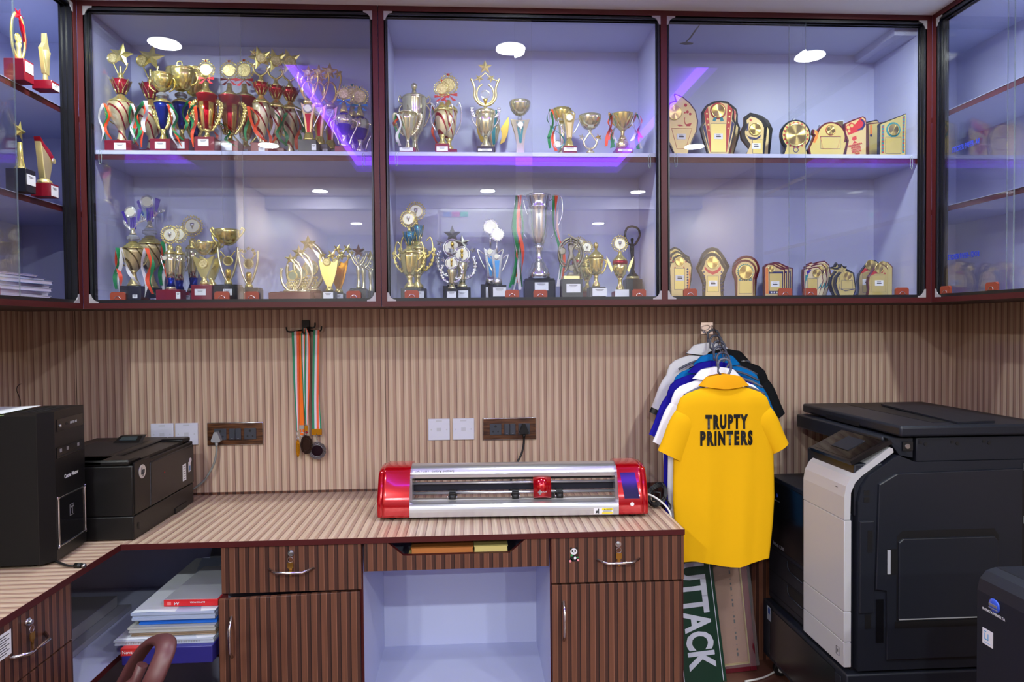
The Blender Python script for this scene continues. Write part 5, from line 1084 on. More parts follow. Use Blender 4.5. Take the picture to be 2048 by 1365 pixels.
def board(cx_, lb, order):
    t = thing('socket_board', lb, 'socket', (cx_, YW, .9935)); fr = mat('chrome plate edge', S(196, 196, 200), .2, 1.)
    MB().box(-.109, .109, -.008, 0, -.0455, .0455, fr, .002).box(-.1065, .1065, -.0105, -.008, -.042, .043, walnut).build('frame', t)
    for i, k in enumerate(order):
        x = -.0565+i*.058
        if k == 's':
            for e in (-1, 1): MB().box(x+e*.0118-.0112, x+e*.0118+.0112, -.0155, -.0105, -.0225, .0225, swg, .0015).box(x+e*.0118-.003, x+e*.0118+.003, -.0157, -.0155, -.018, -.0165, silt).build('switch', t)
        else:
            s_ = MB().box(x-.0235, x+.0235, -.0135, -.0105, -.0225, .0225, swg, .001).build('socket', t)
            b = MB(); b.tube([(x, -.0138, .012), (x, -.0134, .012)], .005, cdark, 12)
            for e in (-1, 1): b.tube([(x+e*.010, -.0138, -.009), (x+e*.010, -.0134, -.009)], .0036, cdark, 12)
            b.build('pin_hole', s_)
    return t
board(.1515, 'walnut framed socket board with black plug, above the plotter', 'psp')
board(-.9395, 'walnut framed socket board with grey plug, right of the laser printer', 'psp')
def plug_cord(name, lb, x, z, m, path, r, grip):
    t = thing(name, lb, 'plug', (x, YW-.0145, z))
    MB().extr([(-.014, 0, -.018), (.014, 0, -.018), (.019, 0, -.012), (.006, 0, .022), (-.006, 0, .022), (-.019, 0, -.012)], (0, -.022, 0), m).build('plug', t)
    MB().tube([(0, -.012, -.018), (0, -.012, -.036)], [.0065, .0048], m, 10).build('strain_relief', t)
    MB().tube(smooth([(0, -.012, -.03)]+path, 7), r, grip, 8).build('lead', t)
plug_cord('power_plug', 'black three pin plug with black lead going down behind the plotter', .2095, .993, blackpl, [(-.002, -.012, -.06), (-.012, -.015, -.10), (-.04, -.03, -.15), (-.06, -.05, -.21), (-.062, -.05, -.239)], .0042, rubber)
plug_cord('power_plug', 'grey three pin plug with grey lead curving down to the laser printer', -1.006, .983, greypl, [(-.0, -.015, -.06), (-.012, -.02, -.11), (-.05, -.02, -.17), (-.10, -.03, -.205), (-.15, -.035, -.215)], .0042, mat('grey cable', S(128, 130, 128), .5))
p0 = PX(40, 812, XL+.012); t = thing('thin_wire', 'thin black wire hanging crooked on the left wall above the computer tower', 'wire', p0)
MB().tube(smooth([PX(x, y, XL+.006)-p0 for x, y in ((42, 768), (35, 773), (34, 783), (38, 793), (41, 805), (40, 830), (40, 880))], 6), .0012, rubber, 5).build('wire', t)

# ================= medals =================
t = thing('hook_rack', 'small black hook rack screwed to the wall holding medal lanyards', 'hook', (-.658, YW, 1.40))
MB().box(-.015, .015, -.006, 0, -.02, .042, blackpl, .0015).build('plate', t)
for x0_, z0_, pts in ((0, 0, [(-.01, -.006, .004), (-.035, -.03, -.002), (-.062, -.03, -.002), (-.068, -.03, .006), (-.069, -.03, .016)]), (0, 0, [(.01, -.006, .004), (.035, -.03, .0), (.062, -.03, .0), (.067, -.03, .008), (.068, -.03, .018)]), (0, 0, [(.005, -.006, .012), (.025, -.03, .012), (.04, -.032, .014), (.043, -.032, .022), (.043, -.032, .032)]), (0, 0, [(0, -.006, -.005), (.0, -.04, -.01), (.0, -.05, -.004), (0, -.052, .008)])):
    MB().tube(smooth(pts, 4), .0032, blackpl, 8).build('hook_arm', t)
gr_t = mat('tricolour green', S(10, 130, 92), .5); wh_t = mat('tricolour white', S(216, 206, 222), .5); or_t = mat('tricolour orange', S(236, 92, 48), .5); or_s = mat('orange satin lanyard', S(240, 112, 8), .35)
def lany(root, rows, Y, cols, name='lanyard'):
    """rows: (y, xl, xr) in photo px on the plane Y"""
    b = MB(); n = len(cols); R = []
    for y, a, c in rows: R.append([b.bm.verts.new(PY(a+(c-a)*i/n, y, Y+.0015*math.sin(y*.1+i))-Vector(root.location)) for i in range(n+1)])
    for r0, r1 in zip(R, R[1:]):
        for i in range(n): b.f([r0[i], r0[i+1], r1[i+1], r1[i]], cols[i], True)
    return b.build(name, root, norm=False)
def medal_thing(lb, px, py, Y): return thing('medal', lb, 'medal', PY(px, py, Y), 0, 'medals on the hook rack')
tri_ = [gr_t, wh_t, or_t]
goldmed = mat('brass medal', S(206, 150, 40), .25, 1.); bronze = mat('dark bronze medal', S(58, 42, 36), .3, .9); pewter = mat('pewter medal', S(120, 118, 126), .25, 1.)
def medal_disc(t, c, R, m, squash, fm, lobes=9):
    b = MB(); n = 72; pts = [(R*squash*(1+.07*abs(math.sin(lobes*PI*i/n)))*math.cos(2*PI*i/n), R*(1+.07*abs(math.sin(lobes*PI*i/n)))*math.sin(2*PI*i/n)) for i in range(n)]
    b.prism(pts, -.0018, .0018, m); o = b.build('medal_disc', t, c)
    MB().prism([(R*.66*squash*math.cos(2*PI*i/32), R*.66*math.sin(2*PI*i/32)) for i in range(32)], -.0024, -.0018, fm).tube([(R*.7*squash*math.cos(2*PI*i/32), -.002, R*.7*math.sin(2*PI*i/32)) for i in range(32)], .0014, m, 6, True).build('centre', o)
    b = MB()
    for i in range(18): a = 2*PI*i/18; b.ball((R*.87*squash*math.cos(a), -.002, R*.87*math.sin(a)), R*.09, m, (max(.35, squash), .7, 1), 6, 4)
    b.build('scroll_rim', o); MB().ring(0, R*1.14, R*.12, R*.035, 0, steel, 14).build('jump_ring', o)
Y = 2.768
t = medal_thing('gold medal hanging edge on from a tricolour lanyard, leftmost of the four', 596, 897, Y)
lany(t, [(663, 583, 598), (700, 584.5, 598), (760, 586.5, 598), (800, 589, 598), (840, 592, 598), (862, 593, 597)], Y, tri_)
MB().tube([(-.003, 0, .068), (-.003, 0, .05), (0, 0, .04)], .0009, steel, 6).build('wire_link', t); medal_disc(t, (0, 0, 0), .034, goldmed, .22, goldmed)
t = medal_thing('plain orange satin lanyard with a metal clip and no medal', 604, 880, Y+.006)
lany(t, [(663, 594, 603), (720, 598, 606), (790, 598, 606), (855, 599, 608), (856.5, 599, 608), (868, 600, 608.5), (871, 600, 608.5)], Y+.006, [or_s])
MB().box(-.0085, .0085, -.002, .002, .042, .058, steel).build('crimp', t); MB().ring(0, .022, .008, .0016, 0, steel, 16).tube([(0, 0, .032), (0, 0, .042)], .003, steel, 8).build('clip', t)
t = medal_thing('dark bronze medal turned aside on a narrow tricolour lanyard, second medal from the right', 613, 890, Y-.008)
lany(t, [(657, 607, 610), (668, 602, 610), (720, 603, 610), (790, 606, 611), (850, 611, 614)], Y, tri_, 'lanyard'); lany(t, [(657, 610, 613), (668, 610.5, 618), (700, 609.5, 620), (770, 608.5, 619), (820, 610, 617), (850, 611.5, 616)], Y-.006, tri_, 'lanyard')
MB().box(-.006, .006, -.002, .002, .055, .074, goldmed).build('crimp', t); MB().ball((.002, 0, .048), .0045, redm).build('bead', t); medal_disc(t, (0, 0, 0), .036, bronze, .62, bronze)
t = medal_thing('silver medal facing forward below a gold clasp, rightmost of the four', 634.5, 902, Y-.004)
lany(t, [(661, 627, 639), (700, 625.5, 638.5), (760, 624.5, 637.5), (800, 624, 637), (862, 624.5, 638)], Y-.004, tri_); lany(t, [(790, 637.5, 638.5), (830, 637, 641), (862, 637, 643.5)], Y, [wh_t, gr_t], 'lanyard')
MB().box(-.0215, .0195, -.0025, .0025, .063, .0875, goldmed, .001).build('clasp', t); MB().tube([(0, -.004, .068), (.001, -.005, .05), (0, 0, .042)], .0012, steel, 6).build('wire_link', t); medal_disc(t, (0, 0, 0), .033, pewter, 1., mat('dark mirror', S(60, 50, 70), .08, 1.), 12)

# ================= shirts on hangers =================
hangm = mat('slate grey hanger plastic', S(88, 92, 108), .4)
k0 = 2.45/FP*1.005
ROWS = [(23, 46), (28, 62), (34, 78), (44, 90), (58, 96), (78, 101), (100, 103), (140, 104), (190, 105), (250, 106), (300, 103), (340, 99), (383, 95)]
def shirt(cx, ctop, Y, lb, m, cm, th, text_=None, trim=None, dx=0., flip=1, hem=0, group='polo shirts on the wall hook', sleeves=True):
    p = PY(cx, ctop, Y); t = thing('polo_shirt', lb, 'shirt', (p.x, Y, p.z), 0, group)
    def surf(hw, x, v, e=1):
        fold = (.004+.010*min(1, max(0, (v-60)/250)))*(math.sin(x*46+.6+v*.004)+.5*math.sin(x*95+2+v*.01))*.45
        return e*(th*(max(0, 1-abs(x/hw)**2.6))**.45)*(1 if v > 45 else .55+.45*(v-23)/22)+fold*.8*max(0, 1-abs(x/hw)**4)
    n = 46; b = MB(); rings = []
    for v, hw in ROWS:
        hwm = hw*k0; ring = []
        for i in range(n):
            a = 2*PI*i/n; x = hwm*math.cos(a); x = hwm*(1 if x > 0 else -1)*abs(math.cos(a))**.8
            e = -1 if math.sin(a) < 0 else 1
            y = surf(hwm*1.001, x, v, e)
            z = -v*k0 + (-.012*math.sin(x*22+1) if v > 380 else 0) - (.02*(abs(x)/.19)**2 if v < 60 else 0)*0
            ring.append(b.v(x+dx, y, z))
        rings.append(ring)
    for r0, r1 in zip(rings, rings[1:]):
        for i in range(n): b.f([r0[i], r0[(i+1) % n], r1[(i+1) % n], r1[i]], m, True)
    b.f(rings[0], m, True)
    for sg, c1, hw1, vb in ((-1, (-111, 162), 29, 0), (1, (119, 150), 20, 0)):
        c0_ = (sg*66, 70); sec = []
        for s_ in range(9):
            u = s_/8; cxx = c0_[0]+(c1[0]-c0_[0])*u**.8; vv = c0_[1]+(c1[1]-c0_[1])*u; hw = 26+(hw1-26)*u+5*math.sin(PI*min(1, u*1.3))*(1-u)
            d = Vector((c1[0]-c0_[0], 0, -(c1[1]-c0_[1]))).normalized(); pr = Vector((d.z, 0, -d.x))
            sec.append([b.bm.verts.new(Vector((cxx*k0+dx, 0, -vv*k0))+pr*hw*k0*math.cos(2*PI*i/20)*(1 if s_ else .45)+Vector((0, 1, 0))*th*(.85 if s_ > 1 else .5+.2*s_)*math.sin(2*PI*i/20)) for i in range(20)])
        for j, (r0, r1) in enumerate(zip(sec, sec[1:])):
            for i in range(20): b.f([r0[i], r0[(i+1) % 20], r1[(i+1) % 20], r1[i]], (trim if trim and j == 7 else m), True)
    b.build('shirt_body', t)
    b = MB(); N = 30; rr = []
    for (rx, ry, z0_, dip) in ((34, .8, 0, -6), (38, .9, 3, -6), (53, 1., 19, 7)):
        rr.append([b.v(rx*k0*math.cos(2*PI*i/N)+dx, th*ry*math.sin(2*PI*i/N)*1.1, -(z0_+dip*(1-abs(math.cos(2*PI*i/N))))*k0) for i in range(N)])
    for r0, r1 in zip(rr, rr[1:]):
        for i in range(N): b.f([r0[i], r0[(i+1) % N], r1[(i+1) % N], r1[i]], cm, True)
    if trim:
        b.tube([b_.co+Vector((0, -.0008, 0)) for b_ in rr[2]], .0016, trim, 5, True)
    b.build('collar', t)
    if text_:
        for body, v, sz, wx in text_:
            o = text('printed_word', body, sz, blackpl, None, (0, 0, 0), (0, 0, 0), ext=.0, bold=.0042, sx=1., spacing=1.32); me = o.data
            w0 = max(abs(v_.co.x) for v_ in me.vertices)*2
            for v_ in me.vertices:
                x = v_.co.x/w0*wx; z = v_.co.y; y = surf(103*k0, x-.0015, v-z/k0, -1)-.0022; v_.co = Vector((x+dx, y, -v*k0+z))
            o.parent = t; o.rotation_euler = (0, 0, 0)
    return t
def hanger(cx, cyt, Y, lb, hk, dx=0):
    p = PY(cx, cyt, Y); t = thing('clothes_hanger', lb, 'hanger', (p.x, Y, p.z), 0, 'slate grey hangers on the wall hook')
    MB().tube(smooth([(-.022, 0, -.028), (-.024, 0, -.012), (-.015, 0, .003), (0, 0, .007), (.015, 0, .001), (.023, 0, -.014), (.023, 0, -.034), (.012, 0, -.052), (-.004, 0, -.062)], 5), .0046, hangm, 8).build('hook', t)
    MB().tube([(-.004, 0, -.06), (-.004, 0, -.085)], .005, hangm, 8).tube(smooth([(-.15, 0, -.125), (-.10, 0, -.10), (-.03, 0, -.08), (-.004, 0, -.072), (.03, 0, -.08), (.10, 0, -.10), (.15, 0, -.125)], 4), .0046, hangm, 8).build('shoulder_bar', t)
    MB().tube([(-.004, 0, -.062), (-.024, 0, -.04), (-.023, 0, -.018)], .0038, hangm, 8).build('hook_brace', t); return t
ys = [2.715, 2.668, 2.62, 2.572, 2.522, 2.462]
sh = [(1418, 690, 'white polo shirt with black trimmed collar, rearmost on the wall hook', S(240, 240, 244), blackpl),
      (1450, 703, 'black polo shirt, second from the wall behind the sky blue one', S(22, 23, 26), None),
      (1433, 712, 'sky blue polo shirt between the black and the royal blue ones', S(8, 122, 196), None),
      (1424, 727, 'royal blue polo shirt between the sky blue and the front white one', S(28, 20, 150), None),
      (1434, 739, 'plain white polo shirt directly behind the yellow one', S(232, 232, 238), None),
      (1447, 753, 'bright yellow polo shirt with black back lettering, frontmost on the hook', S(230, 174, 6), None)]
for i, ((cx, cy, lb, col, tr), Yh) in enumerate(zip(sh, ys)):
    m = mat('cotton pique %d' % i, col, .85, 0, .2); cmm = m if i < 5 else mat('yellow collar rib', S(228, 158, 8), .8, 0, .2)
    shirt(cx, cy, Yh, lb, m, cmm, .017 if i < 5 else .026, [('TRUPTY', 93, .066, .160), ('PRINTERS', 126, .066, .194)] if i == 5 else None, tr)
hk = [(1427, 664), (1432, 675), (1438, 686), (1440, 697), (1446, 709), (1449, 722)]
for i, ((cx, cy), Yh) in enumerate(zip(hk, ys)):
    hanger(cx, cy, Yh, ('slate grey plastic hanger of the %s polo shirt' % ('trimmed white', 'black', 'sky blue', 'royal blue', 'front white', 'yellow')[i]), 0)
p0 = Vector((.972, YW, 1.395)); t = thing('wall_hook', 'chrome wall hook with a chain of rings carrying all the hangers', 'hook', p0)
MB().box(-.027, .027, -.005, 0, -.026, .026, chrome, .002).box(-.012, .012, -.025, -.005, -.02, -.012, chrome, .002).build('plate', t)
c_prev = None
pts = [Vector((.985, 2.78, 1.40))]+[PY(cx, cy-3, Yh)+Vector((0, .004, .004)) for (cx, cy), Yh in zip(hk, ys)]
for a, c in zip(pts, pts[1:]):
    mid = (a+c)/2-p0; d = (c-a); L = d.length*.62; u = d.normalized(); w_ = Vector((1, 0, 0)).cross(u).normalized()
    MB().tube([mid+u*L*math.cos(2*PI*i/18)+w_*.010*math.sin(2*PI*i/18) for i in range(18)], .0016, chrome, 6, True).build('chain_link', t)

# ================= leaning sign and frame =================
signg = mat('dark green sign', S(16, 52, 38), .35); signw = mat('white sign letters', S(206, 206, 224), .4)
def leaner(name, lb, cat, px, Yb, rollx, lean, roll):
    p = PY(px, 1365, Yb); t = thing(name, lb, cat, (p.x, Yb, 0.002)); t.rotation_euler = (-lean, roll, 0); return t
t = leaner('name_sign', 'dark green sign board with white capital letters running downwards beside the pedestal', 'sign', 1409, 2.620, 0, .12, -.085)
MB().box(-.09, .09, 0, .006, 0, .60, signg, .001, 1).build('board', t)
b = MB(); b.box(.076, .0785, -.0006, 0, .006, .594, signw); b.box(-.0785, -.076, -.0006, 0, .006, .594, signw); b.build('border_line', t)
text('sign_letters', 'CUTTACK', .142, signw, t, (-.004, -.0008, .303), (PI/2, PI/2, 0), bold=.005, sx=.73, spacing=1.0)
t = leaner('picture_frame', 'maroon picture frame turned backwards in clear film, leaning beside the green sign', 'frame', 1474, 2.700, 0, .075, -.075)
mdf = mat('brown hardboard', S(140, 100, 82), .6)
MB().box(-.10, .058, .012, .016, .03, .70, mdf).build('backing', t)
b = MB(); b.box(-.125, -.10, 0, .02, 0, .73, pmar, .002); b.box(.058, .084, 0, .02, 0, .73, pmar, .002); b.box(-.10, .058, 0, .02, 0, .03, pmar, .002); b.box(-.10, .058, 0, .02, .70, .73, pmar, .002); b.build('moulding', t)
MB().box(.0545, .058, -.001, .014, .03, .70, golds).box(-.10, .058, -.001, .014, .03, .0335, golds).build('gold_bead', t)
b = MB()
for i in range(26): b.box(.012, .018, .0112, .012, .06+i*.022, .074+i*.022-.006*(i % 3), ink)
b.build('stencil_print', t)
film = mat('clear wrapping film', S(240, 240, 244), .12, 0, .8, Alpha=.10)
MB().grid(lambda u, v: (-.115+u*.21, -.003+.004*math.sin(u*14+v*9)*math.sin(v*17), .02+v*.69), 24, 30, film).build('wrapping_film', t)
p0 = PZ(1556, 1341, .004); t = thing('floor_cable', 'white cable lying on the floor beside the copier castor', 'cable', p0)
MB().tube(smooth([PZ(x, y, .005)-p0 for x, y in ((1558, 1338), (1548, 1345), (1532, 1354), (1512, 1360), (1490, 1364))], 6), .004, MATS['white cable'], 8).build('lead', t)
# ================= big copier on the right =================
t = thing('office_copier', 'large black office copier with white front panels and tilted touch panel, right of the shirts', 'copier', (1.5, 2.4, 0))
R_ = t
b = MB(); b.box(1.172, 1.84, 2.088, 2.712, .075, .300, cgrey, .006, 2); b.box(1.20, 1.84, 2.115, 2.70, .300, .309, cdark); ped = wb(b, 'pedestal', R_)
b = MB()
for y in (2.135, 2.665): b.box(1.168, 1.173, y-.018, y+.018, .10, .28, cgrey, .002)
b.box(1.1695, 1.1725, 2.155, 2.645, .095, .285, mat('pedestal front panel', S(24, 24, 28), .25)); wb(b, 'pedestal_front', R_)
for x in (1.225, 1.78):
    for y in (2.13, 2.672):
        b = MB(); b.tube([(x, y-.011, .027), (x, y+.011, .027)], .027, rubber, 18).tube([(x, y-.0125, .027), (x, y+.0125, .027)], .013, cwhite, 14).box(x-.012, x+.012, y-.016, y+.016, .045, .0755, blackpl); wb(b, 'castor', R_)
b = MB(); b.box(1.1675, 1.1678, 2.628, 2.664, .235, .290, mat('small sticker', S(150, 160, 176), .5)).box(1.1672, 1.1675, 2.636, 2.654, .262, .284, mat('sticker blue', S(40, 80, 150), .5)); wb(b, 'sticker', R_)
b = MB(); b.box(1.195, 1.84, 2.12, 2.71, .309, .805, cgrey, .004, 2); b.box(1.205, 1.84, 2.105, 2.41, .80, .966, cgrey, .004, 2); b.box(1.60, 1.84, 2.40, 2.71, .80, .985, cgrey); wb(b, 'body', R_)
b = MB(); b.extr([(1.21, 2.09, .31), (1.21, 2.09, .85), (1.222, 2.09, .895), (1.245, 2.09, .93), (1.34, 2.09, .994), (1.395, 2.09, .972), (1.80, 2.09, .972), (1.80, 2.09, .31)], (0, .03, 0), cgrey); wb(b, 'side_frame', R_)
b = MB(); b.box(1.1935, 1.1955, 2.42, 2.705, .512, .514, cdark).box(1.1935, 1.1955, 2.42, 2.705, .420, .422, cdark).box(1.1935, 1.1955, 2.42, 2.705, .333, .335, cdark); wb(b, 'drawer_seam', R_)
b = MB(); b.box(1.192, 1.196, 2.415, 2.705, .53, .79, mat('copier glossy door', S(18, 18, 22), .22), .003, 2); wb(b, 'front_door', R_)
for z in (.482, .388):
    b = MB(); b.extr([(1.194, 2.545, z+.028), (1.194, 2.40, z+.028), (1.194, 2.40, z-.016), (1.194, 2.520, z-.012), (1.194, 2.54, z)], (.002, 0, 0), cdark); b.tube([(1.1938, 2.542, z+.024), (1.1938, 2.54, z), (1.1938, 2.52, z-.012), (1.1938, 2.42, z-.016)], .003, cgrey, 6); wb(b, 'drawer_grip', R_)
text('model_lettering', 'bizhub C308', .020, silt, R_, (1.1915-1.5, 2.615-2.4, .541), (PI/2, 0, -PI/2), sx=.9)
lb = MB().ball((0, 0, 0), .008, mat('globe blue', S(60, 90, 200), .2), (.2, 1, 1)).build('maker_globe', R_, (1.1915-1.5, 2.628-2.4, .737)); text('maker_lettering', 'KONICA MINOLTA', .006, silt, R_, (1.1915-1.5, 2.628-2.4, .716), (PI/2, 0, -PI/2))
SH = [(1.170, .790), (1.170, .862), (1.176, .897), (1.192, .925), (1.216, .945), (1.318, 1.018), (1.328, 1.014), (1.331, 1.002), (1.226, .928), (1.206, .908), (1.192, .876), (1.190, .790)]
b = MB(); b.extr([(x, 2.10, z) for x, z in SH], (0, .268, 0), cwhite); o = wb(b, 'front_panel', R_)
for z0_, z1_ in ((.497, .788), (.400, .495), (.318, .398)):
    b = MB(); b.box(1.170, 1.194, 2.10, 2.368, z0_, z1_, cwhite, .002, 2); o = wb(b, 'front_panel', R_)
    if z1_ < .49:
        b = MB(); b.tube([(1.1695, 2.128+a, (z0_+z1_)/2-.002+c) for a, c in ((0, -.013), (.018, -.013), (.018, .013), (0, .013))], .0008, ink, 5, True); b.box(1.1693, 1.1699, 2.135, 2.138, (z0_+z1_)/2-.006, (z0_+z1_)/2+.004, ink); ic = wb(b, 'tray_mark', R_)
b = MB(); b.box(1.1693, 1.1699, 2.14, 2.155, .885, .887, ink); wb(b, 'lamp_slot', R_)
# right hand side doors, facing the room
sd = mat('copier side door', S(28, 31, 40), .38)
def plate(poly, y0, y1, m, name, bev=0): b = MB(); b.prism(poly, y0, y1, m, bev=bev); return wb(b, name, R_)
door = plate([(1.273, .905), (1.332, .938), (1.745, .945), (1.745, .346), (1.299, .346), (1.301, .571), (1.263, .571)], 2.081, 2.09, sd, 'side_door', .003)
plate([(1.330, .470), (1.665, .470), (1.665, .735), (1.65, .757), (1.350, .757), (1.330, .74)], 2.0803, 2.081, cdark, 'tray_shade')  # flat dark plate, shadow of the tray cavity put into its colour
plate([(1.334, .478), (1.661, .478), (1.661, .718), (1.648, .733), (1.348, .733), (1.334, .722)], 2.074, 2.0803, sd, 'bypass_tray', .003)
plate([(1.334, .4755), (1.661, .4755), (1.661, .479), (1.334, .479)], 2.0735, 2.0745, greypl, 'tray_lip')
plate([(1.325, .448), (1.665, .448), (1.665, .468), (1.325, .468)], 2.0795, 2.081, cdark, 'lower_groove')
plate([(1.298, .700), (1.332, .700), (1.332, .618), (1.298, .618)], 2.0802, 2.081, cdark, 'handle_recess'); plate([(1.299, .697), (1.309, .697), (1.309, .621), (1.299, .621)], 2.078, 2.0802, mat('white handle', S(170, 172, 180), .4), 'door_handle')
plate([(1.212, .497), (1.258, .497), (1.258, .788), (1.212, .788)], 2.083, 2.09, sd, 'front_side_cover', .002)
plate([(1.236, .69), (1.252, .69), (1.252, .76), (1.236, .76)], 2.0822, 2.083, cdark, 'grip_slot')
plate([(1.268, .40), (1.292, .40), (1.292, .538), (1.268, .538)], 2.0875, 2.09, blackgloss, 'latch'); plate([(1.232, .445), (1.252, .445), (1.252, .49), (1.232, .49)], 2.089, 2.09, cdark, 'switch_recess')
for z in (.878, .855): plate([(1.228, z-.008), (1.246, z-.008), (1.246, z+.008), (1.228, z+.008)], 2.0888, 2.09, cdark, 'port')
plate([(1.745, .35), (1.79, .35), (1.79, .93), (1.745, .93)], 2.087, 2.09, cdark, 'rear_gap')
for z in (.95, .78, .60): plate([(1.752, z-.012), (1.772, z-.012), (1.772, z+.012), (1.752, z+.012)], 2.084, 2.087, greypl, 'connector')
# scanner unit and lid
b = MB(); b.box(1.40, 1.84, 2.092, 2.71, .972, 1.048, cgrey, .003, 2); b.box(1.305, 1.402, 2.12, 2.70, .995, 1.048, cgrey, .006, 2); b.extr([(1.31, 2.10, 1.047), (1.39, 2.095, 1.047), (1.39, 2.095, .985), (1.35, 2.10, .992)], (0, .03, 0), cgrey); wb(b, 'scanner_unit', R_)
b = MB(); b.box(1.355, 1.388, 2.090, 2.094, 1.008, 1.036, cdark).tube([(1.37, 2.088, 1.022), (1.37, 2.094, 1.022)], .008, steel, 10); wb(b, 'hinge_bolt', R_)
for x in (1.43, 1.535, 1.64):
    b = MB(); b.tube([(x, 2.090, 1.028), (x, 2.093, 1.028)], .006, cdark, 12).box(x-.022, x-.012, 2.0905, 2.093, 1.029, 1.037, cdark); wb(b, 'screw_hole', R_)
b = MB()
LZ = 1.094
b.box(1.335, 1.84, 2.072, 2.712, 1.054, LZ-.006, cgrey, .008, 3); wb(b, 'lid', R_)
b = MB(); b.box(1.334, 1.3362, 2.30, 2.52, 1.054, 1.070, cdark); wb(b, 'lid_grip', R_)
Z = lambda x, y, z=LZ-.006: PZ(x, y, z)
b = MB(); b.extr([Z(*p) for p in ((1694, 810), (1757, 806), (1919, 844), (1866, 846))], (0, 0, .0008), cdark); wb(b, 'lid_recess', R_)
pl = [Z(1762, 808, LZ+.004), Z(1819, 804, LZ+.001), Z(1990, 842, LZ+.001), Z(1915, 844.5, LZ+.001)]
b = MB(); b.grid(lambda u, v: (pl[0]*(1-u)*(1-v)+pl[1]*u*(1-v)+pl[2]*u*v+pl[3]*(1-u)*v)+Vector((0, 0, -.006*math.sin(PI*v)*(1-u))), 8, 12, cgrey); wb(b, 'document_flap', R_)
b = MB(); b.extr([pl[0]+Vector((0, 0, -.001)), pl[1]+Vector((0, 0, -.001)), pl[2]+Vector((0, 0, -.001)), pl[3]+Vector((0, 0, -.001))], (0, 0, -.005), cgrey); wb(b, 'flap_base', R_)
# touch panel
c = [Vector(q_) for q_ in ((1.186, 2.095, .976), (1.318, 2.095, 1.043), (1.318, 2.355, 1.043), (1.186, 2.355, .976))]
nrm = (c[1]-c[0]).cross(c[3]-c[0]).normalized()
b = MB(); b.extr([q_-nrm*.014 for q_ in c], nrm*.014, blackgloss); pn = wb(b, 'touch_panel', R_)
mid = sum(c, Vector())/4; b = MB(); b.extr([mid+(q_-mid)*.86+nrm*.0002 for q_ in c], nrm*.0004, mat('copier display', S(14, 13, 14), .05)); wb(b, 'display', R_)
b = MB(); b.extr([mid+Vector((-.03, -.05, -.012)), mid+Vector((.03, -.05, .018)), mid+Vector((.03, .05, .018)), mid+Vector((-.03, .05, -.012))], (.012, 0, -.03), cgrey); wb(b, 'panel_arm', R_)

# second machine at the right edge
t = thing('print_controller', 'low black machine with a blue globe emblem and white sticker at the right edge', 'printer', (1.48, 1.28, 0))
R2 = t
b = MB(); b.extr([(1.2, 1.565, .02), (1.2, 1.565, .775), (1.206, 1.565, .802), (1.222, 1.565, .820), (1.245, 1.565, .827), (1.76, 1.565, .827), (1.76, 1.565, .02)], (0, -.60, 0), cgrey); wb(b, 'body', R2)
b = MB(); b.box(1.2455, 1.2475, .97, 1.56, .8265, .8275, cdark).box(1.28, 1.32, 1.40, 1.47, .827, .8276, cdark); wb(b, 'top_seam', R2)
b = MB(); b.box(1.1985, 1.2, .97, 1.56, .44, .442, cdark).box(1.1985, 1.2, .97, 1.56, .24, .242, cdark); wb(b, 'drawer_seam', R2)
for y in (1.02, 1.51):
    for x in (1.26, 1.70): b = MB(); b.lathe([(.018, 0), (.018, .021)], rubber, 12, (x, y)); wb(b, 'foot', R2)
loc = lambda x, y, z: (x-1.48, y-1.28, z)
gl = MB().ball((0, 0, 0), .0165, mat('globe blue', S(60, 90, 200), .2), (.2, 1.1, 1)).build('maker_globe', R2, loc(1.199, 1.510, .757)); MB().box(-.0042, -.003, -.012, .012, -.002, .004, silt).box(-.0040, -.003, -.014, .013, -.008, -.006, silt).build('globe_band', gl)
text('maker_lettering', 'KONICA MINOLTA', .0085, wt, R2, loc(1.199, 1.512, .7375), (PI/2, 0, -PI/2), bold=.0001, sx=.95)
text('model_lettering', 'bizhub', .030, wt, R2, loc(1.199, 1.49, .548), (PI/2, 0, -PI/2), bold=.0004)
b = MB(); b.box(1.1988, 1.2, 1.514, 1.546, .655, .692, card); st = wb(b, 'sticker', R2)
stb = mat('sticker cyan', S(70, 160, 220), .5)
b = MB(); b.box(1.1984, 1.1988, 1.527, 1.529, .668, .682, stb).box(1.1984, 1.1988, 1.537, 1.539, .668, .682, stb).box(1.1984, 1.1988, 1.527, 1.539, .667, .669, stb).box(1.1984, 1.1988, 1.534, 1.540, .685, .687, stb).box(1.1984, 1.1988, 1.52, 1.54, .660, .661, stb); wb(b, 'sticker_print', R2)

# ================= papers in the corner bay =================
zz0 = .3955
t = thing('parcel_box', 'flat purple blue cardboard box with a red end label, lowest of the paper pile', 'box', (-.93, 2.13, zz0))
bx = mat('purple blue cardboard', S(44, 40, 120), .4); MB().box(-.135, .133, 0, .30, 0, .052, bx, .002).build('carton', t)
MB().box(-.137, -.085, -.0006, .1, .030, .0524, redp).build('label', t); text('label_lettering', 'Novajet', .014, wt, t, (-.111, -.0008, .040))
z = zz0+.0525
def sheetpile(lb, x0_, x1_, y0_, h, m, name='paper_stack', cat='paper', edge=None, yaw=0., D=.34, n=3):
    global z
    cx_ = (x0_+x1_)/2; t = thing(name, lb, cat, (cx_, y0_, z), yaw)
    W = (x1_-x0_)/2; b = MB(); k = max(2, n)
    for i in range(k):
        o = .002*math.sin(i*2.3); b.box(-W+o, W+o*.4, o, D, h*i/k+.0001, h*(i+1)/k-.0001, edge or m)
    b.build('sheets', t); top = MB().grid(lambda u, v: (-W+2*W*u, .001+D*v, h+.0004+.0012*math.sin(u*7+v*3)), 8, 6, m).build('top_sheet', t)
    z += h+.002; return t
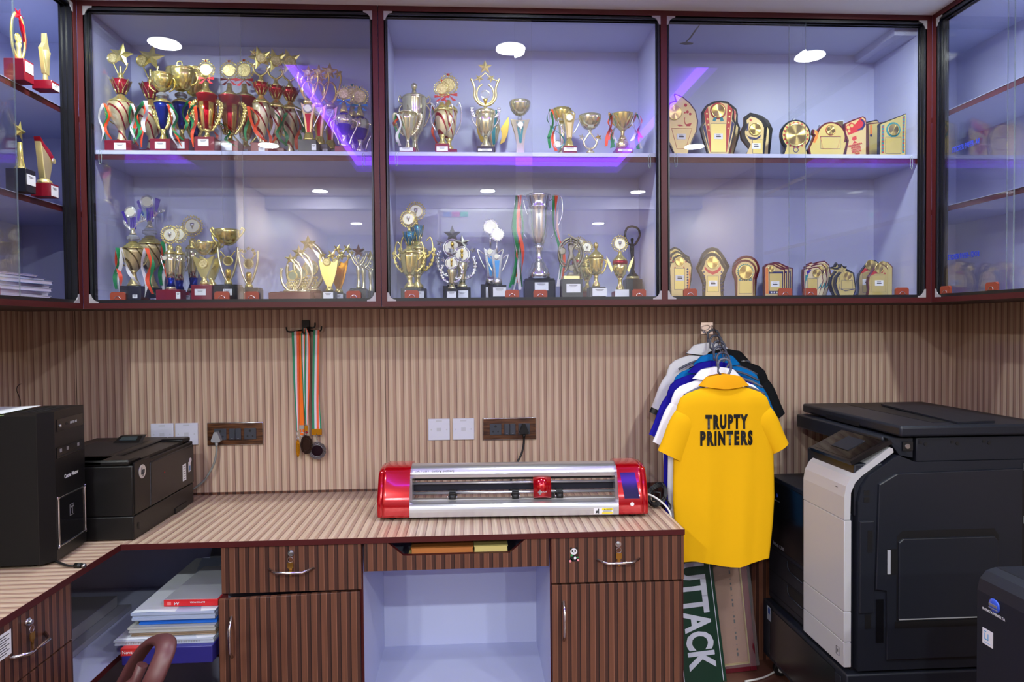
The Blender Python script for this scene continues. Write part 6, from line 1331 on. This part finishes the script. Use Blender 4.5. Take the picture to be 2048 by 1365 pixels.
pw = mat('white paper', S(208, 212, 222), .7); pe = mat('white paper edge', S(180, 188, 204), .7)
sheetpile('white card pack with printed bars lying on the purple blue box', -1.095, -.80, 2.15, .016, pw, edge=pe)
t_ = C.objects[-1]
b = MB()
for i in range(30): b.box(-.115+i*.0075, -.112+i*.0075, -.0012, -.0004, .004, .0125, greypl)
b.build('printed_bars', [o for o in C.objects if o.name.startswith('paper_stack')][-1])
sheetpile('brown strawboard sheet lying on the white card pack', -1.055, -.80, 2.17, .011, mat('strawboard', S(142, 120, 98), .7))
sheetpile('greyish plastic wrapped pack below the blue sheets', -1.06, -.80, 2.165, .017, mat('grey wrap', S(176, 176, 176), .25))
sheetpile('bright blue sheets showing between the wrapped packs', -1.035, -.80, 2.18, .017, mat('bright blue sheet', S(30, 110, 220), .5))
sheetpile('thick pack of white sheets in clear film under the red box', -1.05, -.80, 2.165, .024, pw, edge=mat('pale blue edge', S(164, 176, 206), .3), D=.5)
t = thing('paper_box', 'red and clear topped A4 butter paper box on top of the paper pile', 'box', (-.885, 2.20, z), -.03)
MB().box(-.085, .083, 0, .30, 0, .021, mat('box red', S(206, 30, 36), .4), .001, 1).build('carton', t)
MB().box(-.083, .081, .003, .297, .0212, .0225, mat('film top', S(176, 178, 188), .12)).build('clear_top', t)
text('size_lettering', 'A4', .014, wt, t, (-.045, -.0006, .010), (PI/2, PI, 0)); text('name_lettering', 'BUTTER PAPER', .007, wt, t, (.02, -.0006, .013), (PI/2, PI, 0)); MB().box(-.074, -.062, -.0006, 0, .005, .015, mat('box pink', S(226, 120, 120), .5)).build('print', t)
t = thing('film_pack', 'clear plastic wrapped pack of grey sheets leaning flat at the left of the corner bay', 'paper', (-1.38, 2.12, zz0), .0)
MB().box(-.19, .14, -.14, .44, .0, .02, mat('smoke film', S(150, 150, 164), .2), .003).box(-.18, .10, -.13, .42, .0205, .06, mat('grey sheets', S(150, 150, 160), .35), .002).build('sheets', t)
t = thing('grey_board', 'grey board standing against the back of the corner bay above the paper pile', 'board', (-.90, 2.66, zz0))
MB().extr([(-.13, 0, .0), (.10, 0, .0), (.10, .09, .29), (-.095, .09, .28)], (0, .004, 0), mat('grey board', S(96, 96, 112), .6)).build('panel', t)

# ================= chair at the bottom left =================
t = thing('office_chair', 'office chair with a dusty maroon plastic loop armrest, in front of the corner bay', 'chair', (-1.02, 1.42, 0))
cm_ = mat('maroon chair plastic', S(88, 50, 52), .45); cf = mat('chair seat fabric', S(30, 26, 28), .9)
def P_(x, y, Y): return PY(x, y, Y)-Vector(t.location)
LP = [P_(x, y, Yv) for x, y, Yv in ((232, 1400, 1.70), (256, 1350, 1.69), (276, 1315, 1.68), (298, 1288, 1.66), (318, 1279, 1.63), (331, 1286, 1.58), (330, 1305, 1.55), (318, 1335, 1.53), (300, 1375, 1.52), (275, 1420, 1.55), (245, 1435, 1.62))]
MB().tube(smooth(LP, 6, True), .0105, cm_, 10, True, 2.1).build('armrest', t)
MB().tube([P_(285, 1330, 1.62), P_(270, 1365, 1.62), (-.05, .02, .40)], [.012, .014, .016], cm_, 10).build('armrest_bracket', t)
MB().box(-.02, .42, -.26, .20, .41, .47, cf, .025, 3).build('seat', t)
MB().box(-.06, .0, -.03, .05, .395, .415, cm_).box(0, .25, -.03, .03, .39, .41, cm_).build('arm_plate', t)
MB().tube([(.20, -.03, .05), (.20, -.03, .41)], .025, blackpl, 14).build('gas_column', t)
for i in range(5):
    a = 2*PI*i/5+.3; e = Vector((.20+.27*math.cos(a), -.03+.27*math.sin(a), .055)); MB().tube([(.20, -.03, .075), e], [.022, .014], blackpl, 8).build('leg', t)
    MB().tube([e+Vector((0, -.012, -.0275)), e+Vector((0, .012, -.0275))], .0272, rubber, 14).build('castor', t)
# small driver box with a red wire in the plaque cabinet corner
p0 = PY(1831, 590, 2.60); t = thing('led_driver', 'small white driver box with a red wire in the plaque bay corner', 'box', (p0.x, 2.60, ZB+.0006))
MB().box(-.02, .018, -.03, .03, 0, .02, acw, .002).build('case', t); MB().tube(smooth([(-.018, -.02, .014), (-.022, -.025, .026), (-.004, -.02, .034), (.03, -.01, .036)], 5), .0014, redp, 6).build('wire', t)
